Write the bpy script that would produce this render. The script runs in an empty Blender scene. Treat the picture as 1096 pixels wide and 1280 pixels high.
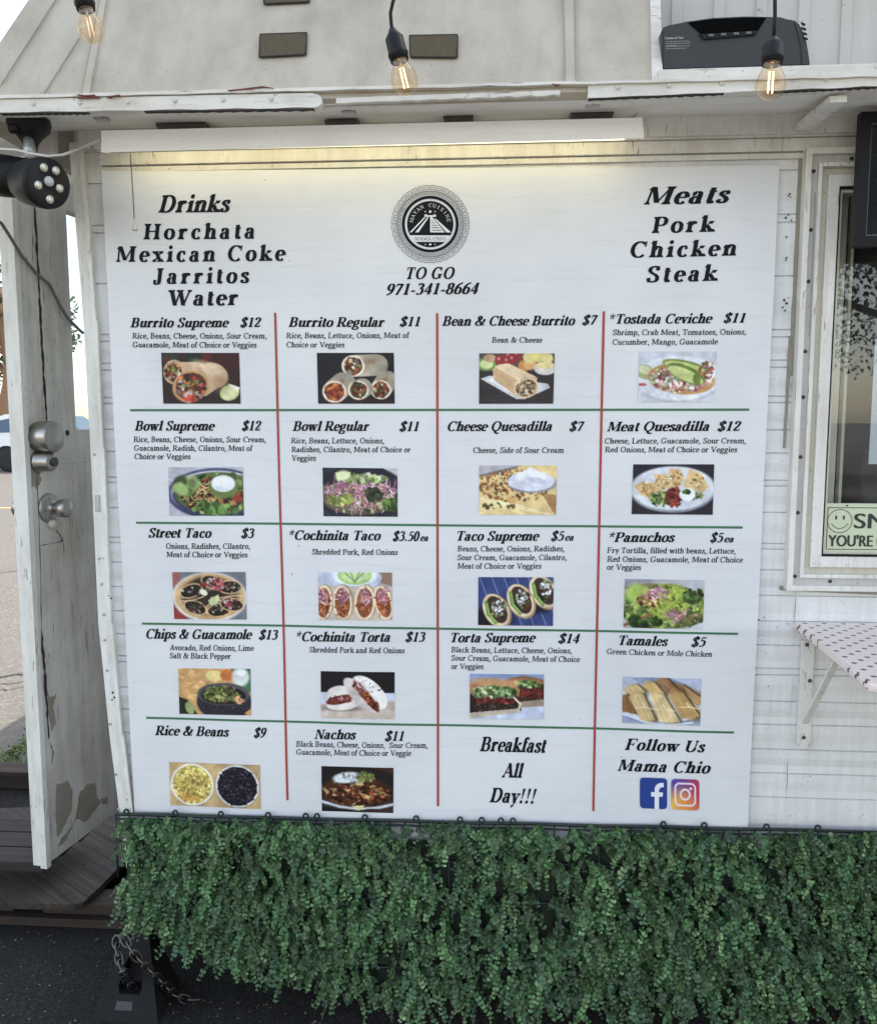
import bpy, bmesh, math, random
import numpy as np
from mathutils import Vector, Matrix

sc = bpy.context.scene
COL = sc.collection
R = math.radians
random.seed(7)
rng = np.random.default_rng(11)

# ------------------------------------------------------------------ camera
CAM_D, CAM_H, YAW, PITCH, FPX, PW, PH = 1.976, 1.5, R(-3.9), R(6.2), 1060.0, 1096.0, 1280.0
FW = Vector((math.sin(YAW) * math.cos(PITCH), math.cos(YAW) * math.cos(PITCH), -math.sin(PITCH)))
RT = FW.cross(Vector((0, 0, 1))).normalized()
UP = RT.cross(FW)
CP = Vector((0, -CAM_D, CAM_H))
cam = bpy.data.cameras.new('camera')
cam_o = bpy.data.objects.new('camera', cam)
COL.objects.link(cam_o)
cam.sensor_fit = 'HORIZONTAL'
cam.sensor_width = 36.0
cam.lens = 36.0 * FPX / PW
cam.clip_start = 0.05
cam.clip_end = 2000
cam_o.matrix_world = Matrix(((RT.x, UP.x, -FW.x, CP.x), (RT.y, UP.y, -FW.y, CP.y), (RT.z, UP.z, -FW.z, CP.z), (0, 0, 0, 1)))
sc.camera = cam_o

# ------------------------------------------------------------------ sky, sun, exposure
SUN_AZ, SUN_EL = R(40), R(52)          # azimuth measured from +Y (behind the trailer) towards +X
world = bpy.data.worlds.new("World")
sc.world = world
world.use_nodes = True
wn = world.node_tree
sky = wn.nodes.new('ShaderNodeTexSky')
sky.sky_type = 'NISHITA'
sky.sun_disc = False
sky.sun_elevation = SUN_EL
sky.sun_rotation = SUN_AZ
sky.air_density = 1.0
sky.dust_density = 1.0
bg = wn.nodes['Background']
bg.inputs['Strength'].default_value = 0.15
hsv = wn.nodes.new('ShaderNodeHueSaturation'); hsv.inputs['Saturation'].default_value = 0.72
wn.links.new(sky.outputs['Color'], hsv.inputs['Color'])
wb = wn.nodes.new('ShaderNodeMixRGB'); wb.blend_type = 'MULTIPLY'; wb.inputs['Fac'].default_value = 1.0
wb.inputs['Color2'].default_value = (1.09, 1.0, 0.885, 1)
wn.links.new(hsv.outputs['Color'], wb.inputs['Color1'])
wn.links.new(wb.outputs['Color'], bg.inputs['Color'])
sun = bpy.data.lights.new('sun', 'SUN')
sun.energy = 2.0
sun.angle = R(0.5)
sun.color = (1.0, 0.95, 0.87)
sun_o = bpy.data.objects.new('sun', sun)
COL.objects.link(sun_o)
sdir = Vector((math.sin(SUN_AZ) * math.cos(SUN_EL), math.cos(SUN_AZ) * math.cos(SUN_EL), math.sin(SUN_EL)))
sun_o.rotation_euler = sdir.to_track_quat('Z', 'Y').to_euler()
sc.view_settings.view_transform = 'Standard'
sc.view_settings.look = 'None'
sc.view_settings.exposure = 1.84
sc.view_settings.gamma = 1.0
sc.cycles.max_bounces = 8
sc.cycles.use_denoising = True

# ------------------------------------------------------------------ helpers
def ray(px, py):
    return FW * FPX + RT * (px - PW / 2) + UP * (PH / 2 - py)
def P(px, py, Y=0.0):
    d = ray(px, py); return CP + d * ((Y + CAM_D) / d.y)
def PZ(px, py, Z=0.0):
    d = ray(px, py); return CP + d * ((Z - CAM_H) / d.z)
def PP(px, py, pt, n):
    d = ray(px, py); return CP + d * ((pt - CP).dot(n) / d.dot(n))

def lin(c):
    out = []
    for v in c[:3]:
        v = v / 255.0
        out.append(v / 12.92 if v <= 0.04045 else ((v + 0.055) / 1.055) ** 2.4)
    return tuple(out)

class MB:
    def __init__(self): self.bm = bmesh.new()
    def box(self, x0, x1, y0, y1, z0, z1, bev=0.0, M=None):
        r = bmesh.ops.create_cube(self.bm, size=1.0)
        vs = r['verts']
        for v in vs:
            v.co = Vector(((x0 + x1) / 2 + v.co.x * (x1 - x0), (y0 + y1) / 2 + v.co.y * (y1 - y0), (z0 + z1) / 2 + v.co.z * (z1 - z0)))
        if bev:
            es = list({e for v in vs for e in v.link_edges})
            rr = bmesh.ops.bevel(self.bm, geom=es, offset=bev, segments=2, affect='EDGES', profile=0.6)
            vs = list({v for f in rr['faces'] for v in f.verts} | {v for v in vs if v.is_valid})
        if M is not None:
            for v in vs: v.co = M @ v.co
        return vs
    def prism(self, front, back, cap=True):
        """two matching closed loops of points"""
        bm = self.bm
        a = [bm.verts.new(p) for p in front]; b = [bm.verts.new(p) for p in back]
        n = len(a)
        if cap:
            bm.faces.new(a); bm.faces.new(list(reversed(b)))
        for i in range(n):
            j = (i + 1) % n
            bm.faces.new((a[j], a[i], b[i], b[j]))
        return a + b
    def ext(self, pts, off):
        off = Vector(off)
        return self.prism([Vector(p) for p in pts], [Vector(p) + off for p in pts])
    def quad(self, *pts):
        return self.bm.faces.new([self.bm.verts.new(p) for p in pts])
    def ring(self, x0, x1, z0, z1, w, y0, y1):
        bm = self.bm
        o = [(x0, z0), (x1, z0), (x1, z1), (x0, z1)]
        i = [(x0 + w, z0 + w), (x1 - w, z0 + w), (x1 - w, z1 - w), (x0 + w, z1 - w)]
        V = {}
        for k, loop in (('o', o), ('i', i)):
            for y in (y0, y1):
                V[k, y] = [bm.verts.new((x, y, z)) for x, z in loop]
        for a in range(4):
            b = (a + 1) % 4
            bm.faces.new((V['o', y0][a], V['o', y0][b], V['i', y0][b], V['i', y0][a]))
            bm.faces.new((V['o', y1][b], V['o', y1][a], V['i', y1][a], V['i', y1][b]))
            bm.faces.new((V['o', y0][b], V['o', y0][a], V['o', y1][a], V['o', y1][b]))
            bm.faces.new((V['i', y0][a], V['i', y0][b], V['i', y1][b], V['i', y1][a]))
    def tube(self, pts, r, seg=10, closed=False, caps=True):
        bm = self.bm
        pts = [Vector(p) for p in pts]; n = len(pts)
        rs = r if isinstance(r, (list, tuple)) else [r] * n
        rings = []; prev = None
        for k in range(n):
            if closed: t = pts[(k + 1) % n] - pts[k - 1]
            else: t = pts[min(k + 1, n - 1)] - pts[max(k - 1, 0)]
            t.normalize()
            if prev is None:
                a = Vector((0, 0, 1)) if abs(t.z) < 0.9 else Vector((1, 0, 0))
                u = t.cross(a).normalized()
            else:
                u = (prev - t * prev.dot(t)).normalized()
            prev = u
            w = t.cross(u)
            rings.append([bm.verts.new(pts[k] + (u * math.cos(2 * math.pi * s / seg) + w * math.sin(2 * math.pi * s / seg)) * rs[k]) for s in range(seg)])
        m = n if closed else n - 1
        for k in range(m):
            A, B = rings[k], rings[(k + 1) % n]
            for s in range(seg):
                s2 = (s + 1) % seg
                f = bm.faces.new((A[s], A[s2], B[s2], B[s])); f.smooth = True
        if caps and not closed:
            bm.faces.new(list(reversed(rings[0]))); bm.faces.new(rings[-1])
    def lathe(self, prof, M=None, seg=24, cap=True):
        """prof: (radius, height) along local Z"""
        bm = self.bm; rings = []
        M = M or Matrix()
        for r, h in prof:
            rings.append([bm.verts.new(M @ Vector((r * math.cos(2 * math.pi * s / seg), r * math.sin(2 * math.pi * s / seg), h))) for s in range(seg)])
        for A, B in zip(rings, rings[1:]):
            for s in range(seg):
                s2 = (s + 1) % seg
                f = bm.faces.new((A[s], A[s2], B[s2], B[s])); f.smooth = True
        if cap:
            bm.faces.new(list(reversed(rings[0]))); bm.faces.new(rings[-1])
    def pieces(self, name, mat, parent=None):
        """every separate piece becomes an object of its own"""
        bm = self.bm; seen = set(); out = []
        bmesh.ops.recalc_face_normals(bm, faces=bm.faces[:])
        for v0 in bm.verts[:]:
            if v0 in seen: continue
            st, isl = [v0], []
            seen.add(v0)
            while st:
                v = st.pop(); isl.append(v)
                for e in v.link_edges:
                    w = e.other_vert(v)
                    if w not in seen: seen.add(w); st.append(w)
            ix = {v: i for i, v in enumerate(isl)}
            fs = {f for v in isl for f in v.link_faces}
            if not fs: continue
            me = bpy.data.meshes.new(name)
            me.from_pydata([v.co[:] for v in isl], [], [[ix[v] for v in f.verts] for f in fs]); me.update()
            out.append(link(name, me, mat, parent))
        bm.free(); return out
    def build(self, name, mat, parent=None, smooth=False):
        bmesh.ops.recalc_face_normals(self.bm, faces=self.bm.faces[:])
        me = bpy.data.meshes.new(name)
        self.bm.to_mesh(me); self.bm.free()
        if smooth:
            for p in me.polygons: p.use_smooth = True
        return link(name, me, mat, parent)

def link(name, me, mat, parent=None):
    if mat is not None: me.materials.append(mat)
    o = bpy.data.objects.new(name, me); COL.objects.link(o)
    if parent is not None:
        o.parent = parent
        o.matrix_parent_inverse = wmat(parent).inverted()
    return o
def wmat(o):
    M = Matrix.LocRotScale(o.location, o.rotation_euler, o.scale)
    return wmat(o.parent) @ o.matrix_parent_inverse @ M if o.parent else M
def tag(o, label=None, cat=None, group=None, kind=None):
    if label: o['label'] = label
    if cat: o['category'] = cat
    if group: o['group'] = group
    if kind: o['kind'] = kind
    return o
def empty(name, loc, label, cat, group=None):
    o = bpy.data.objects.new(name, None); COL.objects.link(o); o.location = loc
    return tag(o, label, cat, group)
def raw(name, verts, faces, mat, parent=None, cols=None):
    me = bpy.data.meshes.new(name)
    me.from_pydata([tuple(v) for v in verts], [], faces); me.update()
    if cols is not None:
        a = me.color_attributes.new('col', 'FLOAT_COLOR', 'POINT')
        c = np.ones((len(verts), 4), dtype=np.float32); c[:, :3] = cols
        a.data.foreach_set('color', c.ravel())
    return link(name, me, mat, parent)
def axis_M(o, z):
    z = Vector(z).normalized()
    q = z.to_track_quat('Z', 'Y')
    return Matrix.Translation(Vector(o)) @ q.to_matrix().to_4x4()

# ------------------------------------------------------------------ materials
class NT:
    def __init__(self, name):
        self.m = bpy.data.materials.new(name); self.m.use_nodes = True
        self.t = self.m.node_tree; self.b = self.t.nodes['Principled BSDF']
        self._co = None
    def n(self, typ, **kw):
        nd = self.t.nodes.new(typ)
        for k, v in kw.items():
            if k in nd.inputs: nd.inputs[k].default_value = v
            else: setattr(nd, k, v)
        return nd
    def l(self, a, b): self.t.links.new(a, b)
    @property
    def co(self):
        if self._co is None: self._co = self.n('ShaderNodeNewGeometry').outputs['Position']
        return self._co
    def map(self, scale):
        mp = self.n('ShaderNodeMapping'); mp.inputs['Scale'].default_value = scale
        self.l(self.co, mp.inputs['Vector']); return mp.outputs['Vector']
    def noise(self, scale, detail=4, rough=0.6, vec=None):
        nd = self.n('ShaderNodeTexNoise', Scale=scale, Detail=detail, Roughness=rough)
        self.l(vec or self.co, nd.inputs['Vector']); return nd.outputs['Fac']
    def ramp(self, fac, stops):
        nd = self.n('ShaderNodeValToRGB'); e = nd.color_ramp.elements
        while len(e) < len(stops): e.new(0.5)
        for k, (p, c) in enumerate(stops):
            e[k].position = p; e[k].color = (*c, 1) if len(c) == 3 else c
        self.l(fac, nd.inputs['Fac']); return nd.outputs['Color']
    def mix(self, fac, a, b, blend='MIX'):
        nd = self.n('ShaderNodeMixRGB'); nd.blend_type = blend
        for sock, v in ((nd.inputs['Fac'], fac), (nd.inputs['Color1'], a), (nd.inputs['Color2'], b)):
            if hasattr(v, 'is_linked'): self.l(v, sock)
            elif isinstance(v, (int, float)): sock.default_value = v
            else: sock.default_value = (*v, 1)
        return nd.outputs['Color']
    def bump(self, h, strength=0.3, dist=0.002):
        nd = self.n('ShaderNodeBump', Strength=strength, Distance=dist)
        self.l(h, nd.inputs['Height']); self.l(nd.outputs['Normal'], self.b.inputs['Normal'])
    def col(self, c):
        if hasattr(c, 'is_linked'): self.l(c, self.b.inputs['Base Color'])
        else: self.b.inputs['Base Color'].default_value = (*c, 1)
    def set(self, **kw):
        for k, v in kw.items(): self.b.inputs[k.replace('_', ' ')].default_value = v

def paint(name, base, dirt, rough=0.5, dirt_amt=0.5, streak=(30, 30, 4), speck=True, spec=0.3, fine=160, wear=None):
    m = NT(name)
    big = m.noise(5.0, 5, 0.65)
    st = m.noise(1.0, 4, 0.6, m.map(streak))
    fac = m.mix(0.5, big, st)
    d = m.ramp(fac, [(0.42, (0, 0, 0)), (0.75, (dirt_amt,) * 3)])
    c = m.mix(d, base, dirt)
    if speck:
        s = m.noise(fine, 2, 0.5)
        k = m.ramp(s, [(0.68, (0, 0, 0)), (0.76, (0.55,) * 3)])
        c = m.mix(k, c, tuple(v * 0.35 for v in dirt))
    if wear:
        k = m.ramp(m.noise(1.0, 5, 0.65, m.map(wear)), [(0.60, (0, 0, 0)), (0.64, (0.8,) * 3)])
        gate = m.ramp(m.noise(6, 3, 0.6), [(0.45, (0, 0, 0)), (0.6, (1, 1, 1))])
        c = m.mix(m.mix(1.0, k, gate, 'MULTIPLY'), c, tuple(v * 0.28 for v in dirt))
    m.col(c); m.set(Roughness=rough); m.b.inputs['Specular IOR Level'].default_value = spec
    m.bump(m.noise(70, 4, 0.6), 0.15, 0.002)
    return m.m

def plain(name, c, rough=0.5, metal=0.0, var=0.12, scale=40, spec=0.5, bump=0.1):
    m = NT(name)
    f = m.noise(scale, 4, 0.6)
    m.col(m.mix(f, tuple(v * (1 - var) for v in c), tuple(min(1, v * (1 + var)) for v in c)))
    m.set(Roughness=rough, Metallic=metal); m.b.inputs['Specular IOR Level'].default_value = spec
    if bump: m.bump(m.noise(scale * 4, 3, 0.6), bump, 0.001)
    return m.m

def emis(name, c, s):
    m = NT(name); m.col((0.8, 0.8, 0.8))
    m.b.inputs['Emission Color'].default_value = (*c, 1); m.b.inputs['Emission Strength'].default_value = s
    return m.m

def vcol(name, rough=0.5, spec=0.3, trans=0.0):
    m = NT(name)
    a = m.n('ShaderNodeVertexColor'); a.layer_name = 'col'
    m.l(a.outputs['Color'], m.b.inputs['Base Color'])
    m.set(Roughness=rough); m.b.inputs['Specular IOR Level'].default_value = spec
    return m.m

def glass(name, tint=(1, 1, 1), refl=0.05, rough=0.0, edge=0.8, dirt=0.0):
    m = NT(name); t = m.t
    t.nodes.remove(m.b)
    tr = m.n('ShaderNodeBsdfTransparent'); tr.inputs['Color'].default_value = (*tint, 1)
    gl = m.n('ShaderNodeBsdfGlossy'); gl.inputs['Roughness'].default_value = rough
    lw = m.n('ShaderNodeLayerWeight', Blend=0.5)
    pw = m.n('ShaderNodeMath'); pw.operation = 'POWER'; pw.inputs[1].default_value = 4.0; m.l(lw.outputs['Facing'], pw.inputs[0])
    fr = m.n('ShaderNodeMath'); fr.operation = 'MULTIPLY_ADD'; fr.inputs[1].default_value = edge; fr.inputs[2].default_value = refl; m.l(pw.outputs[0], fr.inputs[0])
    mx = m.n('ShaderNodeMixShader')
    m.l(fr.outputs[0], mx.inputs['Fac']); m.l(tr.outputs[0], mx.inputs[1]); m.l(gl.outputs[0], mx.inputs[2])
    last = mx.outputs[0]
    if dirt:
        df = m.n('ShaderNodeBsdfDiffuse'); df.inputs['Color'].default_value = (0.6, 0.6, 0.57, 1)
        k = m.ramp(m.noise(6, 6, 0.7), [(0.4, (0.0, 0, 0)), (0.8, (dirt,) * 3)])
        m2 = m.n('ShaderNodeMixShader'); m.l(k, m2.inputs['Fac']); m.l(last, m2.inputs[1]); m.l(df.outputs[0], m2.inputs[2])
        last = m2.outputs[0]
    m.l(last, t.nodes['Material Output'].inputs['Surface'])
    return m.m

WHITE = (0.80, 0.80, 0.79)
M = {}
M['siding'] = paint('siding_paint', (0.80, 0.81, 0.825), (0.48, 0.45, 0.39), 0.45, 0.5, (60, 60, 6))
M['trim'] = paint('trim_paint', (0.78, 0.78, 0.75), (0.42, 0.38, 0.30), 0.5, 0.65, (40, 40, 8), wear=(120, 120, 16))
M['gutter'] = paint('gutter_paint', (0.76, 0.74, 0.69), (0.36, 0.31, 0.24), 0.55, 0.7, (8, 40, 60), fine=70, wear=(14, 90, 210))
M['canopy'] = paint('canopy_paint', (0.50, 0.452, 0.375), (0.26, 0.225, 0.17), 0.6, 0.75, (16, 16, 1.4), fine=200)
M['canopy_wall'] = paint('upper_wall_paint', (0.55, 0.535, 0.50), (0.40, 0.38, 0.34), 0.6, 0.6, (22, 22, 1.2), fine=110)
M['soffit'] = paint('soffit_paint', (0.84, 0.83, 0.80), (0.5, 0.47, 0.41), 0.6, 0.5, (5, 30, 30))
M['door'] = paint('door_paint', (0.70, 0.68, 0.63), (0.30, 0.26, 0.20), 0.55, 0.85, (25, 25, 3), wear=(90, 90, 9))
M['frame'] = paint('window_frame_paint', (0.78, 0.77, 0.73), (0.38, 0.34, 0.27), 0.45, 0.6, (50, 50, 5), wear=(140, 140, 14))
M['flange'] = paint('flange_metal', (0.56, 0.56, 0.55), (0.35, 0.3, 0.24), 0.45, 0.6, (50, 50, 5))
M['beige'] = paint('aged_channel_paint', (0.62, 0.59, 0.50), (0.38, 0.33, 0.24), 0.5, 0.6, (50, 50, 5))
M['chip'] = plain('bare_primer', (0.30, 0.275, 0.225), 0.8, 0, 0.2, 30)
M['rust'] = plain('rust_red_primer', (0.17, 0.045, 0.035), 0.8, 0, 0.3, 60)
M['crack'] = plain('dark_crack', (0.035, 0.032, 0.028), 0.9, 0, 0.2, 80)
M['black'] = plain('black_plastic', (0.010, 0.010, 0.011), 0.45, 0, 0.15, 60, spec=.22)
M['rubber'] = plain('black_rubber', (0.011, 0.0115, 0.013), 0.6, 0, 0.3, 30, spec=.18)
M['steel'] = plain('brushed_steel', (0.40, 0.385, 0.36), 0.33, 1.0, 0.12, 30, bump=0.03)
M['zinc'] = plain('zinc_steel', (0.125, 0.12, 0.115), 0.42, 1.0, 0.3, 60)
M['screw'] = plain('screw_head', (0.06, 0.05, 0.045), 0.6, 0.4, 0.3, 60)
M['rivet'] = plain('painted_rivet', (0.60, 0.58, 0.52), 0.5, 0, 0.2, 60)
M['galv'] = plain('galvanised', (0.40, 0.41, 0.42), 0.42, 0.7, 0.2, 40)
M['cable_w'] = plain('white_cable', (0.62, 0.60, 0.55), 0.5)
M['cable_g'] = plain('grey_cable', (0.13, 0.13, 0.13), 0.55)
M['clear'] = glass('bulb_glass', (0.99, 0.90, 0.77), refl=0.05, edge=0.5)
M['fil'] = emis('filament_glow', (1.0, 0.46, 0.12), 3.2)
M['fil_off'] = emis('dim_filament', (1.0, 0.45, 0.2), 0.18)
M['tube'] = emis('tube_glow', (1.0, 0.87, 0.48), 0.85)
M['fixture'] = paint('fixture_enamel', (0.84, 0.85, 0.86), (0.5, 0.49, 0.46), 0.4, 0.4, (5, 30, 30))
fb = M['fixture'].node_tree.nodes['Principled BSDF']; fb.inputs['Emission Color'].default_value = (1.0, 0.96, 0.86, 1); fb.inputs['Emission Strength'].default_value = 0.035   # acrylic cover lit from inside
M['ink'] = plain('black_ink', (0.011, 0.012, 0.017), 0.6, 0, 0.05, spec=.12, bump=0)
M['green_ink'] = plain('green_ink', lin((58, 112, 78)), 0.5, 0, 0.05, bump=0)
M['red_ink'] = plain('red_ink', lin((170, 62, 55)), 0.5, 0, 0.12, 6, bump=0)
M['print'] = vcol('printed_photo', 0.45)
M['winglass'] = glass('window_glass', (0.82, 0.86, 0.85), dirt=0.10, refl=0.11, rough=0.012)
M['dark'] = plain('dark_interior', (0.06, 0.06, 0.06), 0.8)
M['under'] = plain('underside', (0.02, 0.02, 0.02), 0.9)

def m_banner():
    m = NT('banner_vinyl')
    c = m.mix(m.ramp(m.noise(2.2, 4, 0.6), [(0.4, (0, 0, 0)), (0.72, (0.55,) * 3)]), (0.775, 0.79, 0.82), (0.60, 0.615, 0.645))
    # fine specks of dirt
    vo = m.n('ShaderNodeTexVoronoi', Scale=17.0); m.l(m.map((1, 1, 1)), vo.inputs['Vector'])
    sp = m.ramp(vo.outputs['Distance'], [(0.02, (0.75,) * 3), (0.055, (0, 0, 0))])
    gate = m.ramp(m.noise(3.3, 2), [(0.52, (0, 0, 0)), (0.62, (1, 1, 1))])
    c = m.mix(m.mix(1.0, sp, gate, 'MULTIPLY'), c, (0.22, 0.19, 0.15))
    c = m.mix(m.ramp(m.noise(1.0, 5, 0.7, m.map((6, 6, 90))), [(0.52, (0, 0, 0)), (0.78, (0.28,) * 3)]), c, (0.48, 0.48, 0.49))
    m.col(c); m.set(Roughness=0.42); m.b.inputs['Specular IOR Level'].default_value = 0.35
    m.bump(m.noise(9, 3, 0.5), 0.10, 0.01)
    return m.m
M['banner'] = m_banner()

def m_asphalt(name, a, b, pebble, scale=220):
    m = NT(name)
    f = m.noise(0.9, 6, 0.7)
    c = m.mix(f, a, b)
    vo = m.n('ShaderNodeTexVoronoi', Scale=scale); m.l(m.co, vo.inputs['Vector'])
    peb = m.ramp(vo.outputs['Color'], [(0.62, (0, 0, 0)), (0.9, (0.75,) * 3)])
    c = m.mix(peb, c, pebble)
    c = m.mix(m.ramp(m.noise(22, 5, 0.7), [(0.4, (0, 0, 0)), (0.7, (0.4,) * 3)]), c, tuple(v * 0.55 for v in a))
    m.col(c); m.set(Roughness=0.9); m.b.inputs['Specular IOR Level'].default_value = 0.2
    m.bump(vo.outputs['Distance'], 0.7, 0.006)
    return m.m
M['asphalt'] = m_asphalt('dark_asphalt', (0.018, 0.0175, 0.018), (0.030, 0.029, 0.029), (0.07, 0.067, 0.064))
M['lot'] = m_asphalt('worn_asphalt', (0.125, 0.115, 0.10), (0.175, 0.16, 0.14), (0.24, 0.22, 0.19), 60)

def m_wood(name, a, b, ang, rough=0.8):
    m = NT(name)
    mp = m.n('ShaderNodeMapping'); mp.inputs['Rotation'].default_value = (0, 0, ang); mp.inputs['Scale'].default_value = (1.2, 60, 30)
    rot = m.n('ShaderNodeVectorRotate'); rot.inputs['Axis'].default_value = (0, 0, 1); rot.inputs['Angle'].default_value = ang
    m.l(m.co, rot.inputs['Vector'])
    mp.inputs['Rotation'].default_value = (0, 0, 0); m.l(rot.outputs[0], mp.inputs['Vector'])
    g = m.noise(1.0, 6, 0.7, mp.outputs['Vector'])
    c = m.mix(m.ramp(g, [(0.35, (0, 0, 0)), (0.65, (1, 1, 1))]), a, b)
    c = m.mix(m.ramp(m.noise(9, 5, 0.7), [(0.45, (0, 0, 0)), (0.75, (0.7,) * 3)]), c, (0.03, 0.027, 0.025))
    m.col(c); m.set(Roughness=rough); m.b.inputs['Specular IOR Level'].default_value = 0.2
    m.bump(g, 0.5, 0.003)
    return m.m
M['ply'] = m_wood('weathered_plywood', (0.030, 0.025, 0.021), (0.085, 0.072, 0.062), R(35))
M['deck'] = m_wood('grey_deck_board', (0.026, 0.023, 0.021), (0.058, 0.052, 0.047), R(0))
M['pallet'] = m_wood('pallet_wood', (0.040, 0.030, 0.025), (0.075, 0.054, 0.044), R(0))

# ------------------------------------------------------------------ serif lettering (stroke skeletons with a contrasted pen)
class Pen:
    def __init__(s, T, t): s.T, s.t, s.polys = T, t, []
    def w(s, dx, dy):
        L = math.hypot(dx, dy) or 1
        return s.t + (s.T - s.t) * abs(dy / L) ** 1.5
    def strip(s, pts):
        n = len(pts); L = []; Rr = []
        for k in range(n):
            a = pts[max(k - 1, 0)]; b = pts[min(k + 1, n - 1)]
            dx, dy = b[0] - a[0], b[1] - a[1]; l = math.hypot(dx, dy) or 1
            h = s.w(dx, dy) / 2
            L.append((pts[k][0] - dy / l * h, pts[k][1] + dx / l * h)); Rr.append((pts[k][0] + dy / l * h, pts[k][1] - dx / l * h))
        for k in range(n - 1): s.polys.append([L[k], Rr[k], Rr[k + 1], L[k + 1]])
    def A(s, cx, cy, rx, ry, a0=0, a1=360):
        n = max(8, int(abs(a1 - a0) / 15))
        s.strip([(cx + rx * math.cos(R(a0 + (a1 - a0) * k / n)), cy + ry * math.sin(R(a0 + (a1 - a0) * k / n))) for k in range(n + 1)])
    def Q(s, *p):
        p = list(p); out = []
        ext = [p[0]] + p + [p[-1]]
        for k in range(1, len(ext) - 2):
            p0, p1, p2, p3 = ext[k - 1:k + 3]
            for q in range(4):
                t = q / 4
                out.append(tuple(0.5 * (2 * p1[i] + (p2[i] - p0[i]) * t + (2 * p0[i] - 5 * p1[i] + 4 * p2[i] - p3[i]) * t * t + (3 * p1[i] - p0[i] - 3 * p2[i] + p3[i]) * t ** 3) for i in (0, 1)))
        out.append(p[-1]); s.strip(out)
    def serif(s, x, y, side, up, hw=None):
        hw = (s.T / 2 if hw is None else hw); e = 6; t = s.t * 0.85; d = 1 if up else -1
        l = x - hw - (e if side in 'bl' else 0); r = x + hw + (e if side in 'br' else 0)
        s.polys.append([(l, y), (r, y), (r, y + d * t), (l, y + d * t)])
        s.polys.append([(l + (2 if side in 'bl' else 0), y + d * t), (r - (2 if side in 'br' else 0), y + d * t), (x + hw, y + d * t * 2.3), (x - hw, y + d * t * 2.3)])
    def V(s, x, y0, y1, sb='', st='', w=None):
        h = (w or s.T) / 2
        s.polys.append([(x - h, y0), (x + h, y0), (x + h, y1), (x - h, y1)])
        if sb: s.serif(x, y0, sb, True, h)
        if st == 'l': s.polys.append([(x - h - 7, y1 - s.t * 1.4), (x - h, y1 - s.t * 2.4), (x + h, y1), (x + h, y1 + 1.5)])
        elif st: s.serif(x, y1, st, False, h)
    def H(s, x0, x1, y, w=None):
        h = (w or s.t) / 2
        s.polys.append([(x0, y - h), (x1, y - h), (x1, y + h), (x0, y + h)])
    def D(s, x0, y0, x1, y1, w, s0='', s1=''):
        h = w / 2
        s.polys.append([(x0 - h, y0), (x0 + h, y0), (x1 + h, y1), (x1 - h, y1)])
        if s0: s.serif(x0, y0, s0, y0 < y1, h)
        if s1: s.serif(x1, y1, s1, y1 < y0, h)
    def dot(s, x, y, r):
        r = r * (0.55 + 0.45 * s.T / 15)
        s.polys.append([(x + r * math.cos(R(30 * k)), y + r * math.sin(R(30 * k))) for k in range(12)])

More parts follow.
